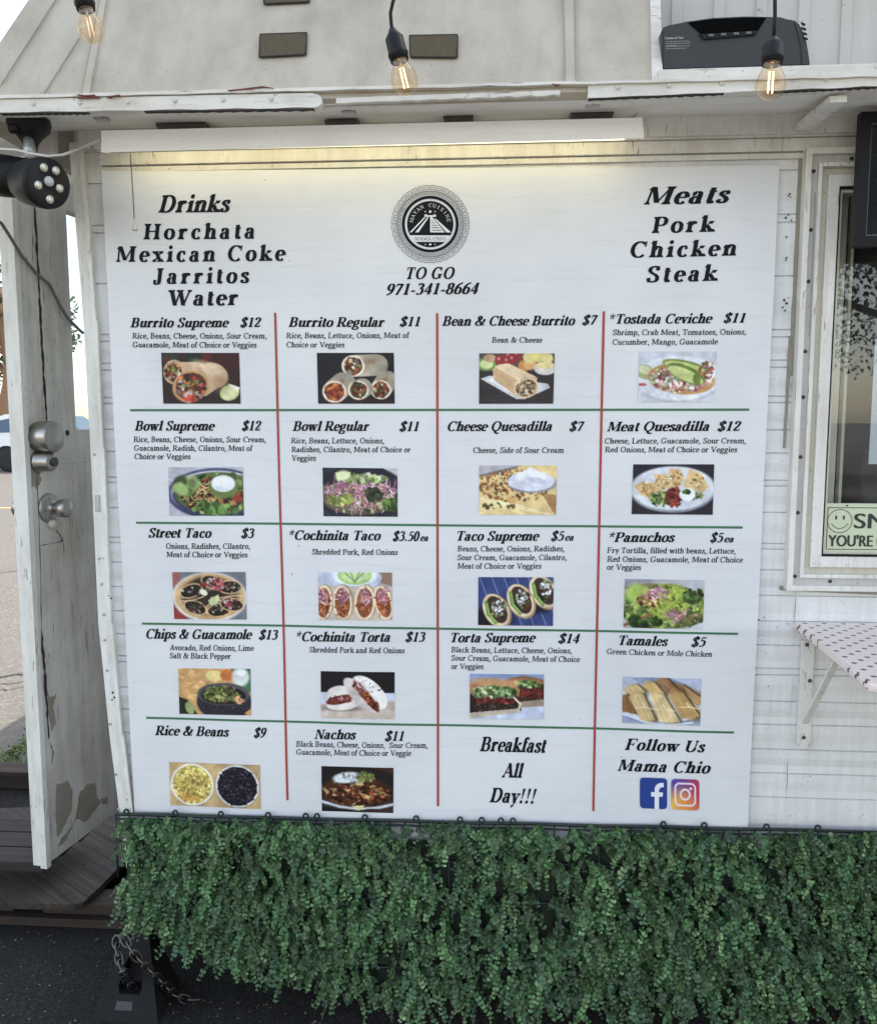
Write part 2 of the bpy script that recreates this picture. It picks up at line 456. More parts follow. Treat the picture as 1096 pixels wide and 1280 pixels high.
def glyph(c, T, t):
    p = Pen(T, t); A, Q, V, H, D, dot = p.A, p.Q, p.V, p.H, p.D, p.dot
    th = t * 1.25
    adv = 50
    if c == ' ': adv = 25
    elif c == 'a': V(31, 5, 34); A(21, 33, 10, 10, 0, 165); dot(11, 34, 5); A(19.5, 13.5, 11.5, 11.5, 45, 330); Q((31, 8), (35, 2.5), (42, 5)); adv = 48
    elif c == 'b': V(13, 1, 68, '', 'l'); A(28, 22.5, 15, 20.5); adv = 52
    elif c == 'c': A(25, 22.5, 16, 21, 50, 320); dot(34, 35, 5.5); adv = 44
    elif c == 'd': A(22.5, 22.5, 15, 20.5); V(37, 0, 68, 'r', 'l'); adv = 53
    elif c == 'e': A(23.5, 22.5, 15.5, 21, 2, 318); H(10, 38, 24, t); adv = 44
    elif c == 'f': V(15, 0, 57, 'b'); A(25, 56, 10, 10.5, 55, 180); dot(31, 61, 5); H(4, 30, 44); adv = 33
    elif c == 'g': A(22, 29, 13, 14); Q((31, 40), (37, 45), (43, 43)); A(23, -8, 17, 10.5); Q((13, 18), (9, 10), (15, 5), (30, 3)); adv = 49
    elif c in 'hnm':
        V(13, 0, 68 if c == 'h' else 45, 'b', 'l')
        def arch(x): Q((x + 5, 33), (x + 13, 42.5), (x + 20, 42.5), (x + 27, 36), (x + 27, 26)); V(x + 27, 0, 30, 'b')
        arch(13)
        if c == 'm': arch(40)
        adv = 82 if c == 'm' else 54
    elif c == 'i': V(14, 0, 45, 'b', 'l'); dot(13.5, 61, 8); adv = 28
    elif c == 'k': V(13, 0, 68, 'b', 'l'); D(18, 20, 40, 44, th, '', 'b'); D(24, 27, 44, 0, T * 1.05, '', 'b'); adv = 54
    elif c == 'l': V(14, 0, 68, 'b', 'l'); adv = 28
    elif c == 'o': A(24, 22.5, 16.5, 21); adv = 48
    elif c == 'p': V(13, -20, 45, 'b', 'l'); A(28, 22.5, 15, 20.5); adv = 52
    elif c == 'q': A(22, 22.5, 15, 20.5); V(37, -20, 44, 'b'); adv = 52
    elif c == 'r': V(13, 0, 45, 'b', 'l'); Q((18, 31), (24, 41), (31, 43)); dot(33, 39, 6); adv = 42
    elif c == 's': Q((30, 33), (26, 42), (18, 43), (10, 38), (11, 31), (18, 26), (26, 20), (31, 12), (27, 4), (18, 2), (10, 5), (7, 13)); D(31, 31, 31, 44, t); D(6.5, 1, 6.5, 15, t); adv = 38
    elif c == 't': V(14, 8, 58); H(4, 28, 44); Q((14, 10), (17, 3), (22, 2.5), (29, 7)); adv = 32
    elif c == 'u': V(13, 14, 45, '', 'l'); Q((13, 16), (15, 5), (23, 2.5), (34, 9)); V(40, 0, 45, 'r', 'l'); adv = 54
    elif c == 'v': D(11, 45, 26, 0, T, 'b'); D(39, 45, 26, 0, th, 'b'); adv = 48
    elif c == 'w': D(10, 45, 24, 0, T, 'b'); D(36, 45, 24, 0, th); D(34, 45, 50, 0, T, 'b'); D(62, 45, 50, 0, th, 'b'); adv = 72
    elif c == 'x': D(12, 45, 38, 0, T, 'b', 'b'); D(38, 45, 10, 0, th, 'b', 'b'); adv = 50
    elif c == 'y': D(11, 45, 26, 0, T, 'b'); D(40, 45, 20, -14, th, 'b'); dot(15, -15, 6); adv = 48
    elif c in 'AÁ': D(34, 66, 60, 0, T * 1.1, '', 'b'); D(36, 66, 11, 0, th, '', 'b'); H(19, 48, 22); adv = 71
    elif c in 'BPR':
        V(16, 0, 66, 'b', 'b'); H(16, 34, 64)
        if c == 'B': A(33, 49, 15, 14.8, -90, 90); H(16, 34, 34); H(16, 36, 2); A(35, 18, 17, 16, -90, 90)
        else: A(34, 47.5, 17, 16.3, -90, 90); H(16, 34, 31)
        if c == 'R': D(34, 32, 58, 0, T * 1.1, '', 'b')
        adv = {'B': 66, 'P': 61, 'R': 70}[c]
    elif c in 'CG':
        A(37, 33, 27, 31.3, 45, 315 if c == 'C' else 330); D(59, 44, 60, 66, t)
        if c == 'G': V(58, 4, 28, '', 'b')
        adv = 68 if c == 'C' else 76
    elif c == 'D': V(16, 0, 66, 'b', 'b'); H(16, 34, 64); H(16, 34, 2); A(33, 33, 25, 31, -90, 90); adv = 71
    elif c in 'EFL':
        V(16, 0, 66, 'b', 'b')
        if c != 'L': H(16, 55, 64); D(55, 50, 56, 66, t); H(16, 42, 34); D(42, 25, 42, 43, t)
        if c != 'F': H(16, 56, 2); D(56, 0, 59, 18, t)
        adv = 62
    elif c == 'H': V(16, 0, 66, 'b', 'b'); V(58, 0, 66, 'b', 'b'); H(16, 58, 34); adv = 75
    elif c == 'I': V(18, 0, 66, 'b', 'b'); adv = 36
    elif c == 'J': V(31, 12, 66, '', 'b'); Q((31, 14), (28, 2), (17, -1), (9, 6)); dot(11, 11, 6.5); adv = 50
    elif c == 'M': V(14, 0, 66, 'b', 'l', th); D(19, 66, 44, 6, T); D(74, 66, 44, 6, th); V(75, 0, 66, 'b', 'b'); adv = 92
    elif c == 'N': V(14, 0, 66, 'b', 'l', th); D(18, 66, 58, 0, T); V(58, 0, 66, '', 'b', th); adv = 72
    elif c in 'OQ':
        A(38, 33, 27, 31.3)
        if c == 'Q': Q((34, 3), (42, -8), (54, -15), (68, -13)); Q((34, 0), (42, -11), (54, -17), (66, -14))
        adv = 76
    elif c in 'S$':
        Q((44, 49), (40, 60), (29, 64), (15, 58), (13, 47), (22, 38), (34, 31), (44, 20), (42, 7), (29, 2), (15, 5), (10, 17)); D(45, 47, 46, 66, t); D(9, 0, 9, 19, t)
        if c == '$': D(24, -7, 28, 73, t); D(29, -7, 33, 73, t)
        adv = 55
    elif c == 'T': V(33, 0, 66, 'b'); H(8, 58, 63.7); D(8, 48, 8, 66, t); D(58, 48, 58, 66, t); adv = 65
    elif c == 'U': V(15, 20, 66, '', 'b'); A(36.5, 22, 21.5, 20.5, 180, 360); V(58, 20, 66, '', 'b', th); adv = 72
    elif c == 'V': D(13, 66, 37, 0, T, 'b'); D(60, 66, 37, 0, th, 'b'); adv = 71
    elif c == 'W': D(12, 66, 32, 0, T, 'b'); D(50, 66, 32, 0, th); D(48, 66, 67, 0, T, 'b'); D(88, 66, 67, 0, th, 'b'); adv = 99
    elif c == 'Y': D(13, 66, 36, 30, T, 'b'); D(59, 66, 36, 30, th, 'b'); V(36, 0, 34, 'b'); adv = 71
    elif c == '0': A(25, 33, 16, 31.5)
    elif c == '1': V(26, 0, 66, 'b'); D(13, 57, 24, 65, t * 1.6)
    elif c == '2': Q((9, 47), (13, 61), (24, 64), (37, 57), (37, 45), (27, 28), (10, 6)); H(8, 43, 4.5, 9); D(43, 3, 46, 16, t)
    elif c == '3': Q((9, 54), (16, 63), (27, 63), (36, 54), (32, 42), (20, 36)); Q((20, 36), (35, 33), (40, 18), (32, 5), (18, 2), (8, 8))
    elif c == '4': V(33, 0, 66); D(33, 66, 6, 20, th); H(5, 47, 19, 8)
    elif c == '5': H(15, 42, 61, 9); D(14, 63, 12, 38, th); Q((12, 38), (24, 42), (37, 34), (40, 20), (32, 6), (18, 2), (7, 7))
    elif c == '6': A(25, 20.5, 15.5, 18.5); Q((10, 22), (13, 42), (24, 57), (42, 66))
    elif c == '7': H(8, 44, 61, 10); D(41, 62, 20, 0, T * 0.9); D(8, 47, 9, 62, t)
    elif c == '8': A(25, 49, 13, 14.5); A(25, 18, 15.5, 16)
    elif c == '9': A(25, 45.5, 15.5, 18.5); Q((40, 44), (37, 24), (26, 9), (8, 0))
    elif c == '&': Q((68, 40), (60, 22), (46, 6), (28, 2), (13, 10), (14, 24), (28, 35), (40, 46), (40, 58), (30, 64), (22, 56), (26, 42), (44, 18), (60, 4), (74, 8)); H(56, 76, 42); adv = 80
    elif c == '*':
        for k in range(5):
            a = R(90 + 72 * k); ca, sa = math.cos(a), math.sin(a); p.polys.append([(25 - sa * 2, 50 + ca * 2), (25 + sa * 2, 50 - ca * 2), (25 + 19 * ca + sa * 4.5, 50 + 19 * sa - ca * 4.5), (25 + 19 * ca - sa * 4.5, 50 + 19 * sa + ca * 4.5)])
    elif c == '!': p.polys.append([(15 - T * .45, 67), (15 + T * .45, 67), (15 + 2, 20), (15 - 2, 20)]); dot(15, 6, 7.5); adv = 32
    elif c == ',': dot(12, 5, 6.5); Q((16, 5), (15, -5), (8, -13)); adv = 25
    elif c == '.': dot(12, 6, 7); adv = 25
    elif c == '-': H(5, 29, 21, 9); adv = 34
    elif c == "'": D(10, 66, 9, 48, 7); adv = 20
    if c == 'Á': D(34, 70, 44, 82, 6)
    return adv, p.polys

GC = {}
def layout(s, T, t, shear, track=0):
    x = 0; polys = []
    for c in s:
        k = (c, T, t)
        if k not in GC: GC[k] = glyph(c, T, t)
        adv, ps = GC[k]
        for q in ps: polys.append([(x + a + shear * b, b) for a, b in q])
        x += adv + track
    xs = [a for q in polys for a, b in q if -1 <= b] or [0]
    return polys, min(xs), max(xs), x

# ------------------------------------------------------------------ ground, lot, road marking
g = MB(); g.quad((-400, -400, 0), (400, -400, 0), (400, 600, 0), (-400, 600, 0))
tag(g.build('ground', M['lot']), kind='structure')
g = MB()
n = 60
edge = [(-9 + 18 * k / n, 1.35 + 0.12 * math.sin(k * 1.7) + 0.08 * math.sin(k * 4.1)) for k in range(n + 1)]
g.bm.faces.new([g.bm.verts.new((x, y, 0.004)) for x, y in [(-9, -0.9)] + [(9, -0.9)] + list(reversed(edge))])  # unseen front edge cut short so the lighter lot bounces light onto the facade
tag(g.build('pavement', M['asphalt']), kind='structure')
yl = PZ(4, 635)
g = MB(); g.quad((-40, yl.y - .08, .004), (-1.5, yl.y - .08, .004), (-1.5, yl.y + .08, .004), (-40, yl.y + .08, .004))
M['yellow'] = plain('road_yellow', (0.50, 0.36, 0.14), 0.8, 0, 0.3, 8)
tag(g.build('road_marking', M['yellow']), kind='structure')
# overhead cable shadows painted as dark strips across the lot
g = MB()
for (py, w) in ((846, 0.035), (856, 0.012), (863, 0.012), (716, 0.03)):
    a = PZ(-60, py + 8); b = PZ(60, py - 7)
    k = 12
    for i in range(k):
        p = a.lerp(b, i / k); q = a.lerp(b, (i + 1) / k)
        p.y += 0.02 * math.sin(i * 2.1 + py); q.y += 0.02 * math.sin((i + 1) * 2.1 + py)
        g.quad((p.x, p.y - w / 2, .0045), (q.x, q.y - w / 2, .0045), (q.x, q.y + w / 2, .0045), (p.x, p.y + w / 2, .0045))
M['cable_shade'] = plain('cable_shadow', (0.05, 0.047, 0.045), 0.8)
tag(g.build('cable_shadow_strip', M['cable_shade']), kind='structure')

# ------------------------------------------------------------------ trailer
XL, XR = -0.935, 3.2          # front wall ends
YB = 3.95                     # back of the trailer
ZB, ZT = 0.30, 2.85
trailer = empty('food_trailer', (0, 0, 0), 'white food trailer with horizontal metal siding and a beige sloped canopy above', 'food trailer')
WX0, WX1, WZ0, WZ1 = 0.661, 1.80, 1.114, 2.082

grooves_px = [213, 268, 278, 345, 412, 421, 450, 459, 495, 503, 537, 566, 600, 607, 640, 679, 686, 712, 744, 776, 806, 835, 843, 876, 905, 936, 966, 996]
GZ = sorted(P(958, y).z for y in grooves_px)
prof = []
zs = sorted(set([ZB] + GZ + [2.20]))
def add(z, y): prof.append((z, y))
add(ZB, 0.0)
for k, z in enumerate(GZ):
    add(z - 0.0022, -0.0018); add(z - 0.0006, 0.0040); add(z + 0.0008, 0.0040); add(z + 0.0014, -0.0012)
    nz = GZ[k + 1] if k + 1 < len(GZ) else 2.2
    h = nz - z
    if h > 0.03:
        add(z + h * 0.3, 0.0012 * (1 if k % 2 else -0.3)); add(z + h * 0.62, -0.0022)
add(2.20, 0.0)
def siding(mb, x0, x1, z0, z1):
    xf = x0 if callable(x0) else (lambda z, q=x0: q)
    x0 = xf(z0)
    pr = [(z, y) for z, y in prof if z0 < z < z1]
    def yi(z):
        for (a, ya), (b, yb) in zip(prof, prof[1:]):
            if a <= z <= b: return ya + (yb - ya) * (z - a) / max(b - a, 1e-6)
        return 0
    pr = [(z0, yi(z0))] + pr + [(z1, yi(z1))]
    nx = max(2, int((x1 - x0) / 0.03))
    rows = []
    for z, y in pr:
        x0 = xf(z)
        rows.append([mb.bm.verts.new((x0 + (x1 - x0) * k / nx, y + 0.0016 * math.sin((x0 + (x1 - x0) * k / nx) * 9 + z * 31) * math.sin(z * 17 + k * .4), z)) for k in range(nx + 1)])
    for A_, B_ in zip(rows, rows[1:]):
        for k in range(nx): mb.bm.faces.new((A_[k], A_[k + 1], B_[k + 1], B_[k]))
w = MB()
siding(w, lambda z: P(153, 1045).x + .006 + (P(92, 200).x - P(153, 1045).x) * (z - .47) / (2.10 - .47), WX0 + .03, ZB, 2.20)
siding(w, WX0 + .03, WX1 - .03, ZB, WZ0 + .03)
siding(w, WX0 + .03, WX1 - .03, WZ1 - .03, 2.20)
siding(w, WX1 - .03, XR, ZB, 2.20)
w.build('siding', M['siding'], trailer)
# other walls, floor, added unseen roof of the body
b = MB()
b.box(-0.915, -0.90, 0.06, YB, ZB, ZT)
b.box(-0.935, XR, YB - .03, YB, ZB, ZT)
b.box(XR, XR + .03, 0.0, YB, ZB, ZT)
b.build('body_wall', M['siding'], trailer)
b = MB(); b.box(-0.94, XR + .02, 0.0, YB - .001, ZT, ZT + .05); b.build('added_shadow_roof', M['canopy'], trailer)  # unseen box roof, added to cast the trailer's shadow
b = MB(); b.box(-0.93, XR - .001, 0.02, YB - .031, ZB + .0, ZB + .05); b.build('floor_pan', M['dark'], trailer)
b = MB(); b.box(-0.92, XR - .02, 0.25, YB - .2, 0.12, ZB - .002); b.build('chassis', M['under'], trailer)
# interior lining seen through the window
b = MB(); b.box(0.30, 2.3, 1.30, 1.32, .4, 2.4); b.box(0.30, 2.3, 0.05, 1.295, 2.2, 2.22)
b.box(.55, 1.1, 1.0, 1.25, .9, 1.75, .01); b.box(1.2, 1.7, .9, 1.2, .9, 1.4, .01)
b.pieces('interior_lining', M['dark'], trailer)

# corner trim on the left edge
lp = [(86, 178), (92, 250), (104, 400), (113, 560), (123, 780), (137, 920), (153, 1045), (158, 1085)]
b = MB()
for (x0, y0), (x1, y1) in zip(lp, lp[1:]):
    A0, A1 = P(x0, y0, -.016), P(x1, y1, -.016); B0, B1 = P(x0 + 17, y0, -.016), P(x1 + 15, y1, -.016)
    b.ext([A0, B0, B1, A1], (0, 0.055, 0))
for (x0, y0), (x1, y1) in zip(lp, lp[1:]):
    A0, A1 = P(x0 + 12, y0, -.021), P(x1 + 11, y1, -.021); B0, B1 = P(x0 + 17, y0, -.021), P(x1 + 15.5, y1, -.021)
    b.ext([A0, B0, B1, A1], (0, 0.006, 0))
b.build('corner_trim', M['trim'], trailer)
b = MB()
def spot(mb, px, py, Y, r, dy=-.0015):
    c = P(px, py, Y)
    mb.lathe([(r, 0), (r, abs(dy)), (r * .6, abs(dy) * 1.6)], axis_M(c, (0, -1, 0)), 10)
for (px, py) in ((118, 568), (124, 698), (127, 730), (130, 768), (131, 800), (134, 838), (138, 905), (145, 968), (148, 1012)):
    spot(b, px, py, -.016, .0035)
c0 = P(122, 629, -.0165); b.box(c0.x - .006, c0.x + .006, -.0185, -.0163, c0.z - .020, c0.z + .020, .0009)
b.pieces('trim_screw', M['galv'], trailer)
b = MB()
for (px, py, r) in ((141, 866, .004), (143, 872, .0035), (140, 875, .003), (139, 748, .003), (159, 1000, .0025), (129, 698, .002), (136, 745, .0025), (954, 0, 0)):
    if r: spot(b, px, py, -.021, r * .75, -.0004)
for (px, py, r) in ((987, 242, .003), (985, 244, .0025), (988, 246, .002), (985, 268, .003), (982, 272, .0035), (989, 275, .0025), (983, 296, .003), (983, 322, .003), (982, 325, .0025),
                    (980, 375, .004), (983, 379, .004), (978, 384, .003), (981, 388, .003), (985, 372, .002), (960, 858, .002), (948, 775, .003), (955, 772, .002), (984, 780, .002)):
    spot(b, px, py, -.004, r * .7, -.0005)
b.pieces('nail_hole', M['crack'], trailer)

# frieze, bead and soffit under the canopy
b = MB()
fz0, fz1 = P(900, 168, -.03).z, P(900, 146, -.03).z
b.box(XL - .02, XR, -.030, .0, fz0, fz1 + .03, .002)
b.build('frieze_board', M['trim'], trailer)
b = MB()
z0 = P(900, 190, -.012).z
b.box(XL + .02, XR, -.012, -.003, z0, fz0 - .004, .002)
b.box(XL + .02, XR, -.018, -.003, fz0 - .003, fz0 + .001)
b.box(XL + .02, XR, -.008, -.003, P(900, 199, -.01).z, z0 - .003, .001)
b.pieces('wall_batten', M['trim'], trailer)
YG = -0.26
gz_b = P(548, 131, YG).z
b = MB()
b.ext([(-2.4, -.03, fz1 + .004), (XR, -.03, fz1 + .004), (XR, YG + .012, gz_b + .012), (-2.4, YG + .012, gz_b + .012)], (0, 0, .02))
b.build('soffit', M['soffit'], trailer)
b = MB()
b.ext([(-2.4, -.012, fz0), (-1.02, -.012, fz0), (-1.02, -.012, fz1 + .02), (-2.4, -.012, fz1 + .02)], (0, .02, 0))
b.build('header_board', M['soffit'], trailer)

# canopy edge rail, three lengths
def rail(mb, top, bot, Y, d, n=24, wob=0.0):
    (x0, t0), (x1, t1) = top; (_, b0), (_, b1) = bot
    bm = mb.bm; cols = []
    for k in range(n + 1):
        f = k / n; x = x0 + (x1 - x0) * f; tt = t0 + (t1 - t0) * f; bb = b0 + (b1 - b0) * f
        wv = wob * math.sin(k * 1.9) + wob * .6 * math.sin(k * 4.3)
        p, q = P(x, tt, Y), P(x, bb + wv, Y)
        cols.append([bm.verts.new(v) for v in (p, q, q + Vector((0, d, 0)), p + Vector((0, d, 0)))])
    for A_, B_ in zip(cols, cols[1:]):
        for a in range(4):
            c = (a + 1) % 4; bm.faces.new((A_[a], A_[c], B_[c], B_[a]))
    bm.faces.new(cols[0]); bm.faces.new(list(reversed(cols[-1])))
b = MB()
rail(b, ((-320, 131), (392, 115.5)), ((-320, 145), (392, 134)), YG - .006, .03, 30, 0.5)
e0, e1 = P(392, 116.5, YG - .006), P(392, 134, YG - .006)
for k in range(6):
    a0, a1 = R(90 - 30 * k), R(90 - 30 * (k + 1)); c = (e0 + e1) / 2; rr = (e0 - e1).length / 2
    b.ext([c, c + Vector((rr * 1.3 * math.cos(a0), 0, rr * math.sin(a0))), c + Vector((rr * 1.3 * math.cos(a1), 0, rr * math.sin(a1)))], (0, .03, 0))
rail(b, ((735, 104.6), (1250, 90.5)), ((735, 122), (1250, 101)), YG - .006, .03, 24, 0.8)
rail(b, ((-320, 126), (720, 100.5)), ((-320, 130.5), (720, 104.5)), YG - .010, .02, 40, 0.35)
rail(b, ((395, 114.5), (733, 106)), ((395, 131), (733, 119)), YG + .010, .02, 20, 0.8)
rail(b, ((420, 122), (700, 112)), ((420, 128.5), (700, 118)), YG - .004, .012, 30, 0.7)
rail(b, ((720, 101.5), (1250, 87.5)), ((720, 104.8), (1250, 91)), YG - .012, .02, 24, 0.8)
rail(b, ((823, 86.5), (1250, 74)), ((823, 99), (1250, 88.5)), YG - .004, .14, 24, 0.4)
b.build('canopy_rail', M['gutter'], trailer)
b = MB()
for px, py in ((42, 129), (100, 128), (160, 127), (219, 125.5), (279, 124.5), (339, 123.3), (772, 109), (836, 106.5), (902, 103.5), (1032, 98.5)):
    c = P(px, py, YG - .006)
    b.lathe([(.0050, 0), (.0045, .002), (.002, .0035)], axis_M(c, (0, -1, 0)), 12)
b.pieces('rail_rivet', M['rivet'], trailer)
b = MB()
def flake(mb, pts, Y):
    mb.ext([P(x, y, Y) for x, y in pts], (0, .004, 0))
for pts in ([(96, 117), (107, 118.4), (118, 117.6), (118, 118.9), (107, 119.6), (97, 118.3)], [(95, 121.2), (108, 120.4), (119, 120.2), (119, 121.6), (96, 122.4)], [(121, 119), (125, 121.4), (119.5, 121.8)], [(133, 120), (149, 117.6), (150, 119), (140, 120), (138, 121.4), (133, 121.6)],
            [(284, 112), (300, 110.5), (300, 111.5), (286, 113)], [(300, 110.5), (318, 108.2), (328, 107), (342, 109.5), (330, 108.6), (318, 109.8), (301, 111.6)],
            [(690, 104), (700, 105), (698, 107), (695, 106.4)]):
    flake(b, pts, YG - .013)
b.pieces('peeled_patch', M['rust'], trailer)
b = MB()
for x0, x1, ya, yb in ((0, 110, 141.2, 140.0), (180, 392, 138.6, 135.4), (735, 905, 122.8, 115.5), (960, 1096, 114.0, 107.5)):
    rail(b, ((x0, ya - .1), (x1, yb - .1)), ((x0, ya + .75), (x1, yb + .75)), YG - .0065, .01, 40, .45)
b.pieces('rail_drip_gap', M['crack'], trailer)

# sloped canopy
SL = R(64)
cz = P(300, 118, YG).z
SD = Vector((0, math.cos(SL), math.sin(SL)))
SN = Vector((0, -math.sin(SL), math.cos(SL)))
SO = Vector((0, YG + .004, cz))
def S(px, py, off=0.0): return PP(px, py, SO + SN * off, SN)
hipA, hipB = S(0, 52), S(35, 0)
hd = (hipB - hipA)
low = hipA - hd * ((hipA.z - (cz - .012)) / hd.z)
hi = hipA + hd * ((2.90 - hipA.z) / hd.z)
ce = S(819, 60)
cx1 = ce.x
topy = SO + SD * ((2.90 - cz) / SD.z)
b = MB()
b.ext([low, (cx1, SO.y - .006, cz - .012), (cx1, topy.y, 2.90), hi], -SN * .02)
b.build('canopy_panel', M['canopy'], trailer)
# hip face running back from the hip edge
b = MB()
b.ext([low - SN * .022, hi - SN * .022, (hi.x + .02, 1.8, 2.9), (low.x + .02, 1.8, cz)], (.02, 0, 0))
b.build('canopy_side', M['canopy'], trailer)
b = MB()
def strip(p0, p1, w, off, th):
    a, c = S(*p0, off), S(*p1, off)
    d = (c - a).normalized(); s = d.cross(SN) * w / 2
    b.ext([a - s, a + s, c + s, c - s], -SN * th)
strip((106, 119), (133, -30), .016, .006, .006)
strip((714, 101), (711, -30), .026, .005, .005)
strip((-30, 150), (80, -20), .006, .0025, .004)
strip((52, 119), (98, 46), .005, .002, .004)
b.pieces('canopy_seam', M['canopy'], trailer)
b = MB()
for q0, q1, ww in (((101.5, 117), (126, -10), .0022), ((720, 100), (718, -10), .002), ((706.5, 101), (704, -10), .0012), ((3, 102), (72, -6), .0025), ((54, 117), (99, 46), .0018)):
    strip(q0, q1, ww, .0065, .001)
b.pieces('seam_shadow_gap', M['chip'], trailer)
# upper wall to the right of the canopy, with ridges, and the canopy's end board
b = MB()
b.box(cx1 + .02, XR, -.10, -.08, 2.2, 2.9)
for k in range(26):
    x = cx1 + .05 + k * .085
    b.box(x, x + .022, -.105, -.0995, 2.2, 2.9, .002)
b.build('upper_wall', M['canopy_wall'], trailer)
b = MB()
a0, a1 = S(815, 100, .006), S(812, -30, .006)
b.ext([a0, a0 + Vector((.020, 0, 0)), a1 + Vector((.020, 0, 0)), a1], (0, .30, -.0))
b.build('canopy_end_board', M['gutter'], trailer)
# strut at the right, small clips on the soffit
b = MB()
p0, p1 = Vector(P(1048, 119, YG + .02)), Vector(P(1003, 156, -.035))
d = (p1 - p0).normalized(); s = d.cross(Vector((0, 0, 1))).normalized() * .016
b.ext([p0 - s, p0 + s, p1 + s, p1 - s], (0, 0, -.012))
b.build('strut', M['trim'], trailer)
for (px, py) in ((127, 147), (436, 139), (741, 129)):
    c = P(px, py, -.17); b = MB()
    b.box(c.x - .014, c.x + .014, c.y - .01, c.y + .01, c.z - .006, c.z + .012, .002)
    b.lathe([(.006, 0), (.006, .006)], axis_M(c + Vector((0, -.010, 0)), (0, -1, 0)), 10)
    b.build('soffit_clip', M['galv'], trailer)

# window
win = MB()
win.ring(WX0, WX1, WZ0, WZ1, .012, -.030, .01)
window = win.build('window', M['frame'], trailer)
f = MB(); f.ring(WX0 + .029, WX1 - .029, WZ0 + .029, WZ1 - .029, .008, -.024, .01); f.build('ridge', M['frame'], window)
f = MB(); f.ring(WX0 + .0531, WX1 - .0531, WZ0 + .0531, WZ1 - .0531, .0238, -.017, .03); f.build('inner_frame', M['frame'], window)
f = MB(); f.ring(WX0 + .0121, WX1 - .0121, WZ0 + .0121, WZ1 - .0121, .0168, -.017, .0); f.build('flange', M['flange'], window)
f = MB(); f.ring(WX0 + .0371, WX1 - .0371, WZ0 + .0371, WZ1 - .0371, .0159, -.008, .02); f.build('channel', M['beige'], window)
f = MB(); f.ring(WX0 + .077, WX1 - .077, WZ0 + .077, WZ1 - .077, .005, -.012, .03); f.build('gasket', M['black'], window)
f = MB(); f.ring(WX0 + .0821, WX1 - .0821, WZ0 + .0821, WZ1 - .0821, .006, -.006, .03); f.build('sash', M['beige'], window)
f = MB(); f.box(WX0 + .105, WX0 + .122, .045, .075, WZ0 + .08, WZ1 - .08, .002); f.box(WX0 + .136, WX0 + .143, .055, .075, WZ0 + .08, WZ1 - .08, .001); f.box(WX0 + .096, WX0 + .101, .03, .06, WZ0 + .08, WZ1 - .08, .001)
f.pieces('inner_mullion', M['beige'], window)
f = MB(); f.quad((WX0 + .088, .001, WZ0 + .088), (WX1 - .088, .001, WZ0 + .088), (WX1 - .088, .001, WZ1 - .088), (WX0 + .088, .001, WZ1 - .088)); f.build('pane', M['winglass'], window)
f = MB()
for z in (2.04, 1.92, 1.80, 1.66, 1.55, 1.42, 1.30, 1.145):
    f.lathe([(.0045, 0), (.004, .0018), (.0015, .0024)], axis_M((WX0 + .0205, -.017, z + random.uniform(-.01, .01)), (0, -1, 0)), 10)
for x in (.76, .9, 1.1, 1.3, 1.5, 1.7):
    for z in (WZ0 + .0205, WZ1 - .0205):
        f.lathe([(.0045, 0), (.004, .0018), (.0015, .0024)], axis_M((x, -.017, z), (0, -1, 0)), 10)
f.pieces('screw', M['screw'], window)
f = MB()
f.ext([P(x, y, -.005) for x, y in ((999, 195), (1003, 195), (990, 470), (986, 470))], (0, .004, 0))
f.ext([P(x, y, -.005) for x, y in ((986, 420), (990, 420), (982, 560), (979, 560))], (0, .004, 0))
f.ext([P(x, y, -.0352) for x, y in ((1018, 240), (1019.5, 240), (1012, 420), (1011, 420))], (0, .001, 0))
f.ext([P(x, y, -.005) for x, y in ((975, 733), (1100, 740), (1100, 744), (975, 738))], (0, .004, 0))
f.pieces('old_caulk', M['chip'], window)

# ------------------------------------------------------------------ door on the end wall, standing open
DZ0 = 0.30
dA = PZ(58.6, 1081, DZ0)
dd = ray(794, 522); dd.z = 0; dd.normalize()
dn = Vector((dd.y, -dd.x, 0))            # faces right / towards the camera
def DP(px, py, off=0.0): return PP(px, py, dA + dn * off, dn)
def dsz(px, py):
    p = DP(px, py); return (p - dA).dot(dd), p.z
def dw(s, z, off=0.0): return Vector((dA.x, dA.y, 0)) + dd * s + dn * off + Vector((0, 0, z))
door = empty('door', dA, None, None); door.parent = trailer
door['label'] = 'grey weathered trailer door standing open with steel locks'
TH = .034
s_win, z_win = dsz(95, 537)
z_top = dsz(40, 187)[1]
s_end = 0.95
b = MB()
def dbox(mb, s0, s1, z0, z1, o0, o1):
    mb.prism([dw(s0, z0, o0), dw(s1, z0, o0), dw(s1, z1, o0), dw(s0, z1, o0)], [dw(s0, z0, o1), dw(s1, z0, o1), dw(s1, z1, o1), dw(s0, z1, o1)])
dbox(b, 0, s_win, DZ0, z_top, 0, -TH)
dbox(b, s_win, s_end, DZ0, z_win, -.0005, -TH)
dbox(b, s_win, s_end, z_top - .12, z_top, 0, -TH)
dbox(b, s_end - .1, s_end, z_win, z_top - .12, 0, -TH)
b.build('door_leaf', M['door'], door)
b = MB(); b.prism(*[[dw(s_, z_, o_) for s_, z_ in ((s_win, z_win), (s_end - .1, z_win), (s_end - .1, z_top - .12), (s_win, z_top - .12))] for o_ in (-.015, -.018)]); b.build('door_pane', M['winglass'], door)
b = MB()
dbox(b, -.006, .0, DZ0 - .01, z_top, .004, -TH * .45)
dbox(b, -.003, .0, DZ0 - .005, z_top, -TH * .5, -TH - .006)
dbox(b, .0, .012, DZ0 - .01, z_top, .004, .0)
sa = dsz(100, 575)
dbox(b, .12, s_end, sa[1] - .004, sa[1] + .0, .003, .0)
b.build('edge_strip', M['trim'], door)
